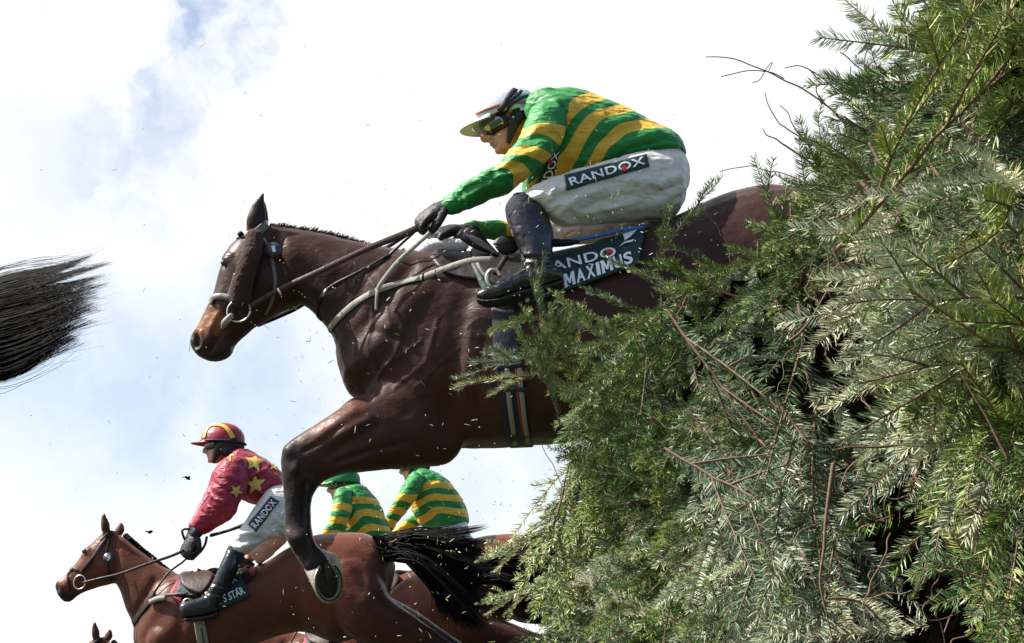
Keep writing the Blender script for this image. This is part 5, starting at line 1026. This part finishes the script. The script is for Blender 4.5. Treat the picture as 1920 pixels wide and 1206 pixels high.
def spruce_fence():
    base = np.array([.9, 5, 0]); f = thing('spruce_fence', 'tall steeplechase fence dressed with cut spruce branches, needles green and silvery', 'fence', base)
    # packed brush filling behind the dressing
    ys = np.linspace(1.2, 13.5, 64); zs = np.linspace(0, 1, 16); V = []; Fc = []; g = np.random.default_rng(5)
    def ring(y):
        top = 1.95 if y < 4.4 else (1.95 - (y - 4.4) * .75 if y < 5.0 else (1.45 if y < 7.2 else min(1.62, 1.45 + (y - 7.2) * .2)))
        xf = 1.36 - .053 * y; r = []
        for q in np.linspace(0, 1, 12): r.append((xf + .06 * math.sin(q * 9 + y * 2.1), y, q * top))
        for q in np.linspace(0, 1, 6)[1:]: r.append((xf + q * .9, y, top + .05 * math.sin(y * 3 + q * 5)))
        for q in np.linspace(1, 0, 6)[1:]: r.append((xf + .9, y, top * q))
        return np.array(r) + g.normal(size=(len(r), 3)) * [.03, .02, .02] * 1
    rings = [ring(y) for y in ys]
    for r in rings: r[0][2] = r[-1][2] = -.02
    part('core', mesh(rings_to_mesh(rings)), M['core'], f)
    # added near-black sheet standing for the shade in the brush, following the boughs' bulges
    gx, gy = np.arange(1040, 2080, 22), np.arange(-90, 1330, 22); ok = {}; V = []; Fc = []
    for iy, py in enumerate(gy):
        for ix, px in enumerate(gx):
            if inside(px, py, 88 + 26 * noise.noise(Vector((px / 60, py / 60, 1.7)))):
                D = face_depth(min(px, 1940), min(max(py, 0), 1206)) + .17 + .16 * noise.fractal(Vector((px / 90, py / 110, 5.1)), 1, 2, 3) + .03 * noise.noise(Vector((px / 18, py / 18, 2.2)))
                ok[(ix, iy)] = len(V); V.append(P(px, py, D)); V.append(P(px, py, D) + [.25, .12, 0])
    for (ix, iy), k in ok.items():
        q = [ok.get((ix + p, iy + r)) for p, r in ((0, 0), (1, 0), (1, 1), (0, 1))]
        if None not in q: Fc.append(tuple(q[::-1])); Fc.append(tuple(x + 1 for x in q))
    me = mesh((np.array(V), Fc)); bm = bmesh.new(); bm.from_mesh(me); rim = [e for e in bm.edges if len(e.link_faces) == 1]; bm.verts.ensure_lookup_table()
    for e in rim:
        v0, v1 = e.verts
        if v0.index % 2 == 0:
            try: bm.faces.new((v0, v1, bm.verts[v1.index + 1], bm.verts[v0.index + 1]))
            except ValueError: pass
    bm.to_mesh(me); bm.free(); part('inner_shade', me, M['core'], f)
    # dressing: branch patterns, then placements
    kinds = []
    for k in range(16):
        tone, pale = [(.3, .08), (.5, .05), (.15, .2), (.62, .06), (.4, .75), (.75, .04), (.2, .5), (.6, .85)][k % 8]
        kinds.append(make_spray(100 + k, .5, 1150, .0215, .0015, tone, pale, 0, 7 + k % 4))
    solo = [make_spray(300 + k, .28, 1100, .0225, .0016, [.4, .55, .3, .7, .55, .8, .4, .7][k], [.2, .1, .3, .1, .9, .15, .6, .7][k], 0, 3) for k in range(8)]
    far = [make_spray(200 + k, .5, 520, .021, .0024, [(.4), (.55), (.3), (.6)][k % 4], [.1, .25, .5, .15][k % 4], 0, 12) for k in range(8)]
    g = np.random.default_rng(21); places = []
    tries = 0
    while len(places) < 440 and tries < 20000:
        tries += 1
        px, py = (g.uniform(960, 2000), g.uniform(-60, 1290)) if tries % 6 else (g.uniform(1080, 1330), g.uniform(780, 1130))
        if not inside(px, py, 18): continue
        layer = g.exponential(.16) if g.uniform() < .62 else g.uniform(.15, .55)
        Y = face_depth(min(px, 1940), min(max(py, 0), 1206)) + layer
        # keep dark hollows between the boughs
        hol = noise.noise(Vector((px / 120, py / 150, 3.3)))
        inh = lambda x, y, f_=1.12: any(math.hypot(x - hx, (y - hy) * .85) < hr * f_ for hx, hy, hr in HOLES)
        if (hol > .3 and layer < .45 and g.uniform() < .9) or inh(px, py): continue
        edge = px - np.interp(py, [e[0] for e in EDGE], [e[1] for e in EDGE])
        top = max(0, 1 - max(edge, 0) / 260) if py < 560 else 0
        if g.uniform() < top * .85: ang = g.normal(120, 32)               # outer top: pointing up and over
        elif g.uniform() < (.68 if py > 430 else .4): ang = g.normal(262, 24)
        else: ang = g.choice([g.normal(205, 30), g.normal(235, 30), g.normal(165, 35), g.normal(300, 25)])
        a = R(ang); d = np.array([math.cos(a), -g.uniform(.05, .75), math.sin(a)]) ; Lk = g.uniform(.38, .74) * (1.3 if Y < 3.4 else 1)
        if Y > 6: Lk *= 1.05
        dm = orient(d, g.normal() * .7)
        tip = P(px, py, Y); root = tip - dm[:, 0] * Lk * g.uniform(.4, .8)
        # never poke past the outline of the mass by much
        rx, ry = PX(root)[0][0], PX(root)[1][0]; tx, ty = PX(root + dm[:, 0] * Lk)[0][0], PX(root + dm[:, 0] * Lk)[1][0]
        if inh((tx * 2 + rx) / 3, (ty * 2 + ry) / 3) or inh((tx + rx) / 2, (ty + ry) / 2) or inh(rx, ry, .8): continue
        if not inside(tx, ty, -22 - 25 * g.uniform()) or not inside(rx, ry, 0): continue
        places.append((Y, layer, root, dm, Lk, pick_kind(g, px, py), int(g.integers(8))))
    # drooping / standing sprigs the photograph shows singly: tail px, tip px, depth, kind
    single = [((1232, 500), (1306, 322), 4.7, 2, .1), ((1010, 668), (856, 706), 4.9, 4, .3), ((1020, 696), (866, 732), 4.85, 7, .3), ((1050, 800), (985, 500), 4.9, 0, .0), ((1010, 600), (918, 576), 4.95, 1, .4), ((1075, 780), (1060, 560), 5.0, 3, .6),
              ((1140, 640), (1030, 560), 5.0, 5, .2), ((1320, 590), (1190, 460), 4.6, 1, .1), ((1290, 570), (1140, 478), 4.8, 0, .1), ((1340, 545), (1205, 470), 4.7, 3, .2), ((1260, 610), (1110, 562), 4.9, 1, .3), ((1370, 520), (1260, 450), 4.5, 0, .2), ((1170, 660), (1075, 600), 4.9, 4, .2), ((1400, 560), (1240, 520), 4.4, 3, .3), ((1230, 600), (1090, 540), 4.8, 6, .2), ((1150, 700), (1000, 620), 5.0, 0, .4), ((1180, 800), (1060, 700), 4.9, 3, .3),
              ((1650, 150), (1625, 10), 3.3, 0, .2), ((1730, 330), (1600, 215), 3.3, 1, .2), ((1760, 260), (1640, 150), 3.2, 3, .3), ((1640, 360), (1510, 268), 3.7, 3, .2), ((1600, 420), (1455, 330), 4.0, 6, .2), ((1690, 300), (1560, 236), 3.5, 5, .1), ((1560, 460), (1425, 395), 4.2, 1, .3), ((1790, 200), (1690, 95), 3.0, 3, .2), ((1830, 120), (1735, 20), 2.9, 1, .2), ((1520, 520), (1380, 455), 4.3, 0, .2), ((1720, 60), (1640, 60), 3.2, 3, .2), ((1640, 180), (1610, 90), 3.4, 2, .3), ((1560, 740), (1660, 960), 3.2, 4, .2), ((1600, 900), (1780, 840), 3.0, 4, .4), ((1480, 860), (1390, 980), 3.4, 6, .1), ((1560, 860), (1545, 1110), 3.2, 2, .1), ((1545, 1090), (1680, 1190), 3.0, 7, .3),
              ((1720, 640), (1700, 820), 2.9, 4, .4), ((1800, 860), (1720, 1000), 2.8, 2, .2), ((1700, 1130), (1790, 1010), 2.8, 7, .1), ((1840, 430), (1750, 560), 2.6, 7, .2), ((1900, 480), (1880, 680), 2.4, 7, .1), ((1830, 880), (1870, 1010), 2.6, 5, .0), ((1800, 380), (1940, 430), 2.5, 7, .3), ((1710, 300), (1760, 470), 2.8, 6, .2),
              ((1085, 830), (1040, 1000), 5.6, 1, .2), ((1080, 900), (1010, 1010), 7.4, 3, .2), ((1060, 1050), (985, 1120), 8.4, 3, .1), ((1120, 760), (1100, 900), 5.2, 0, .2)]
    for (x0, y0), (x1, y1), Y, k, tw in single:
        a, b = P(x0, y0, Y + tw * .3), P(x1, y1, Y - tw * .3); L = np.linalg.norm(b - a); places.append((Y, -1, a, orient(b - a, (tw - .2) * 2.5), L, k, k % 8))
    places.sort(key=lambda q: (q[1] > .12, q[0]))
    shared = [spray_mesh('branch', [k]) for k in kinds]; lone = [spray_mesh('branch', [k]) for k in solo]; lots = []
    for i, (Y, layer, root, B, L, k, k2) in enumerate(places):
        s = L / .5; sw = min(1.15, max(.75, s ** .5 * (1.0 if Y < 6 else 1.0)))
        S3 = np.diag([s, (s * sw) ** .5, (s * sw) ** .5]) if layer >= 0 else np.eye(3) * s
        ss = s if layer < 0 else (s * 2 + sw) / 3
        if layer < 0: ss = L / .28 if L < .4 else s
        if i < 100:
            o = bpy.data.objects.new('branch', lone[k % 8] if layer < 0 and L < .4 else shared[k]); C.objects.link(o); o.parent = f
            mw = Matrix(np.vstack([np.hstack([B * ss, (root - np.array(f.location))[:, None]]), [0, 0, 0, 1]]).tolist()); o.matrix_local = mw
        else:
            nv, tn, sv, sf = ((solo[k % 8] if layer < 0 and L < .4 else kinds[k]) if Y < 5.6 else far[k2]); tn2 = tn.copy(); tn2[:, 0] = np.clip(tn[:, 0] + g.normal() * .12, 0, 1); tn2[:, 1] = np.clip(tn[:, 1] + g.normal() * .1, 0, 1)
            lots.append(((nv @ (B * ss).T) + root, tn2, sv @ (B * ss).T + root, sf))
    o = part('foliage', spray_mesh('foliage', lots), [], f); o['kind'] = 'stuff'
    # bare twigs standing out of the top and hanging in the middle
    def twig(path, Y, r0, r1=.0012, dy=0.0):
        path = [(x + random.uniform(-3, 3), y + random.uniform(-3, 3)) for x, y in crom(path, 2)]; p = crom(path, 4); n = len(p); r0 *= .55; pts = [P(x, y, Y + dy * i / n) for i, (x, y) in enumerate(p)]
        part('bare_twig', mesh([tube(pts, list(np.linspace(r0, r1, n)), sub=1, nv=7)]), M['bark'], f)
    tw = [([(1660, 290), (1600, 238), (1550, 200), (1500, 165), (1440, 135), (1380, 112), (1322, 108)], 3.5, .005), ([(1470, 145), (1430, 136), (1390, 134), (1350, 144)], 3.5, .0025), ([(1440, 135), (1446, 118), (1430, 145), (1410, 152)], 3.5, .0018), ([(1680, 260), (1590, 185), (1560, 160), (1515, 128), (1470, 128)], 3.4, .004),
          ([(1620, 280), (1545, 190), (1530, 160), (1520, 150)], 3.4, .003), ([(1620, 290), (1600, 190), (1596, 150), (1594, 125)], 3.4, .003), ([(1640, 300), (1622, 180), (1624, 110), (1630, 60)], 3.3, .004), ([(1620, 130), (1590, 108), (1575, 98)], 3.3, .003), ([(1580, 310), (1510, 260), (1470, 240), (1450, 215), (1436, 175)], 3.8, .004), ([(1560, 330), (1500, 255), (1480, 215), (1462, 195)], 3.8, .003),
          ([(1560, 340), (1480, 275), (1452, 262), (1430, 242)], 3.9, .006), ([(1540, 360), (1465, 325), (1430, 318), (1390, 311), (1348, 321)], 4.0, .003), ([(1045, 970), (1062, 900), (1070, 840), (1090, 800)], 5.4, .007), ([(1060, 920), (1035, 870), (1015, 830)], 5.4, .003), ([(1035, 1000), (1048, 950), (1055, 900)], 5.6, .008),
          ([(1700, 300), (1690, 330), (1640, 355), (1600, 400), (1530, 430)], 2.9, .006), ([(1660, 300), (1670, 330), (1640, 350)], 2.9, .005), ([(1560, 470), (1590, 520), (1600, 600), (1570, 680)], 3.0, .005), ([(1620, 480), (1640, 560), (1690, 640), (1740, 690)], 2.8, .006), ([(1700, 580), (1680, 640), (1640, 700), (1560, 690)], 2.8, .005), ([(1540, 600), (1600, 560), (1660, 500)], 3.0, .005),
          ([(1650, 420), (1640, 520), (1660, 620)], 2.9, .004), ([(1480, 640), (1520, 600), (1550, 540), (1555, 480)], 3.2, .006), ([(1420, 560), (1360, 550), (1320, 520), (1290, 515)], 4.2, .006), ([(1480, 770), (1440, 850), (1400, 960)], 3.2, .006), ([(1560, 870), (1548, 980), (1540, 1090), (1560, 1200)], 2.95, .008), ([(1555, 1120), (1620, 1130), (1665, 1180)], 2.9, .005),
          ([(1830, 840), (1740, 835), (1640, 840), (1560, 842)], 2.75, .008), ([(1660, 780), (1700, 850), (1720, 900)], 2.8, .005), ([(1780, 730), (1760, 660), (1700, 560)], 2.6, .006), ([(1820, 900), (1830, 980), (1826, 1040)], 2.5, .005), ([(1890, 860), (1850, 780), (1800, 700)], 2.3, .005), ([(1240, 1206), (1260, 1130), (1300, 1080)], 4.3, .005), ([(1180, 900), (1200, 980), (1190, 1060)], 5.0, .005)]
    for pts, Y, r in tw: twig(pts, Y, r)
    g2 = np.random.default_rng(9)
    for _ in range(130):                # tangle of thin brown twigs
        px, py = g2.uniform(1280, 1900), g2.uniform(420, 1200); Y = face_depth(px, py) - .04 + g2.uniform(-.12, .10); a = g2.normal(1.65, .45) if g2.uniform() < .6 else g2.uniform(0, 6.28); L = g2.uniform(50, 170); c = g2.normal() * 28
        twig([(px + L * q * math.cos(a) - c * math.sin(3.14 * q) * math.sin(a) + g2.normal() * 4, py + L * q * math.sin(a) + c * math.sin(3.14 * q) * math.cos(a) + g2.normal() * 4) for q in (0, .2, .4, .6, .8, 1)], Y, g2.uniform(.002, .0038), .0010, g2.uniform(-.15, .15))
    return f
FENCE = spruce_fence()

# ------------------------------------------------------------------ needles and chips kicked up into the air
def debris():
    g = np.random.default_rng(33); V = []; Fc = []; mi = []
    spots = [((800, 620), 260, 170), ((1000, 420), 200, 120), ((760, 1050), 220, 120), ((1180, 400), 120, 90), ((560, 560), 180, 200), ((900, 1000), 160, 150), ((600, 700), 420, 300)]
    for i in range(760):
        (cx, cy), sx, sy = spots[g.integers(len(spots))]; px, py = cx + g.normal() * sx, cy + g.normal() * sy
        if px > 1350: continue
        Y = g.uniform(4.3, 5.5) if g.uniform() < .75 else g.uniform(5.5, 9); c = P(px, py, Y); L = .0035 + .011 * g.uniform() ** 2 + (g.uniform(.008, .02) if g.uniform() < .1 else 0); w = g.uniform(.0008, .0016)
        a = g.uniform(0, 6.28); d = np.array([math.cos(a), g.normal() * .4, math.sin(a)]); d /= np.linalg.norm(d); s = np.cross(d, [g.normal() * .4, 1, g.normal() * .4]); s /= np.linalg.norm(s); u = np.cross(d, s)
        o = len(V); k = g.normal() * .2
        for t, q in ((-.5, 0), (0, k), (.5, 0)):
            for e in (s, u, -s, -u): V.append(c + d * L * t + u * L * q * .5 + e * w * (.4 if t else 1))
        Fc += [(o + r * 4 + j, o + r * 4 + (j + 1) % 4, o + r * 4 + 4 + (j + 1) % 4, o + r * 4 + 4 + j) for r in (0, 1) for j in range(4)] + [(o + 3, o + 2, o + 1, o), (o + 8, o + 9, o + 10, o + 11)]; mi += [int(g.uniform() < .45)] * 10
    m = bpy.data.meshes.new('needle_debris'); m.from_pydata([tuple(v) for v in V], [], Fc); m.materials.append(plain('straw_chip', (.62, .58, .42), .5, .2, 30)); m.materials.append(plain('green_chip', (.30, .34, .10), .5, .3, 30))
    m.polygons.foreach_set('material_index', mi); m.update(); o = bpy.data.objects.new('needle_debris', m); C.objects.link(o); o['kind'] = 'stuff'; o['label'] = 'spruce needles and chips flying through the air around the horses'
debris()
def clod(px, py, r, sd):
    Y = 9.0; m = union([ball(P(px, py, Y), r, 12), ball(P(px + 3, py + 1, Y), r * .7, 10)] + [tube([P(px, py, Y), P(px + a, py + b, Y)], [.006, .003]) for a, b in ((-7, -1), (5, 3), (6, -2))], .004, 1); wrinkle(m, .008, 60, sd)
    m.materials.append(M['core']); o = bpy.data.objects.new('turf_clod', m); C.objects.link(o); return o
for px, py, r, sd, lb in ((280, 997, .008, 1, 'small dark clod of turf in the air just above the neck of horse 9'), (350, 896, .007, 2, 'small dark clod of turf in the air left of the crimson jockey')):
    o = clod(px, py, r, sd); o['label'] = lb; o['category'] = 'clod'; o['group'] = 'clods of turf thrown up'
# ------------------------------------------------------------------ ground
def ground():
    m, t, p = material('turf'); n = obj_noise(t, 3, 8); n2 = obj_noise(t, 60, 4)
    c = t.ramp(t.math('ADD', t.math('MULTIPLY', n, .6), t.math('MULTIPLY', n2, .4)), [(.3, (.03, .042, .016)), (.7, (.062, .075, .034))]); t.link(c, p.inputs['Base Color']); p.inputs['Roughness'].default_value = .85; bump(t, p, n2, .03)
    bm = bmesh.new(); bmesh.ops.create_grid(bm, x_segments=60, y_segments=60, size=600)
    for v in bm.verts: v.co.z = -.02 + .0 * v.co.x
    me = bpy.data.meshes.new('ground'); bm.to_mesh(me); bm.free(); me.materials.append(m)
    o = bpy.data.objects.new('ground', me); C.objects.link(o); o.location = (0, 200, 0); o['kind'] = 'structure'; o['label'] = 'grass turf of the racecourse below the jumping horses'
ground()
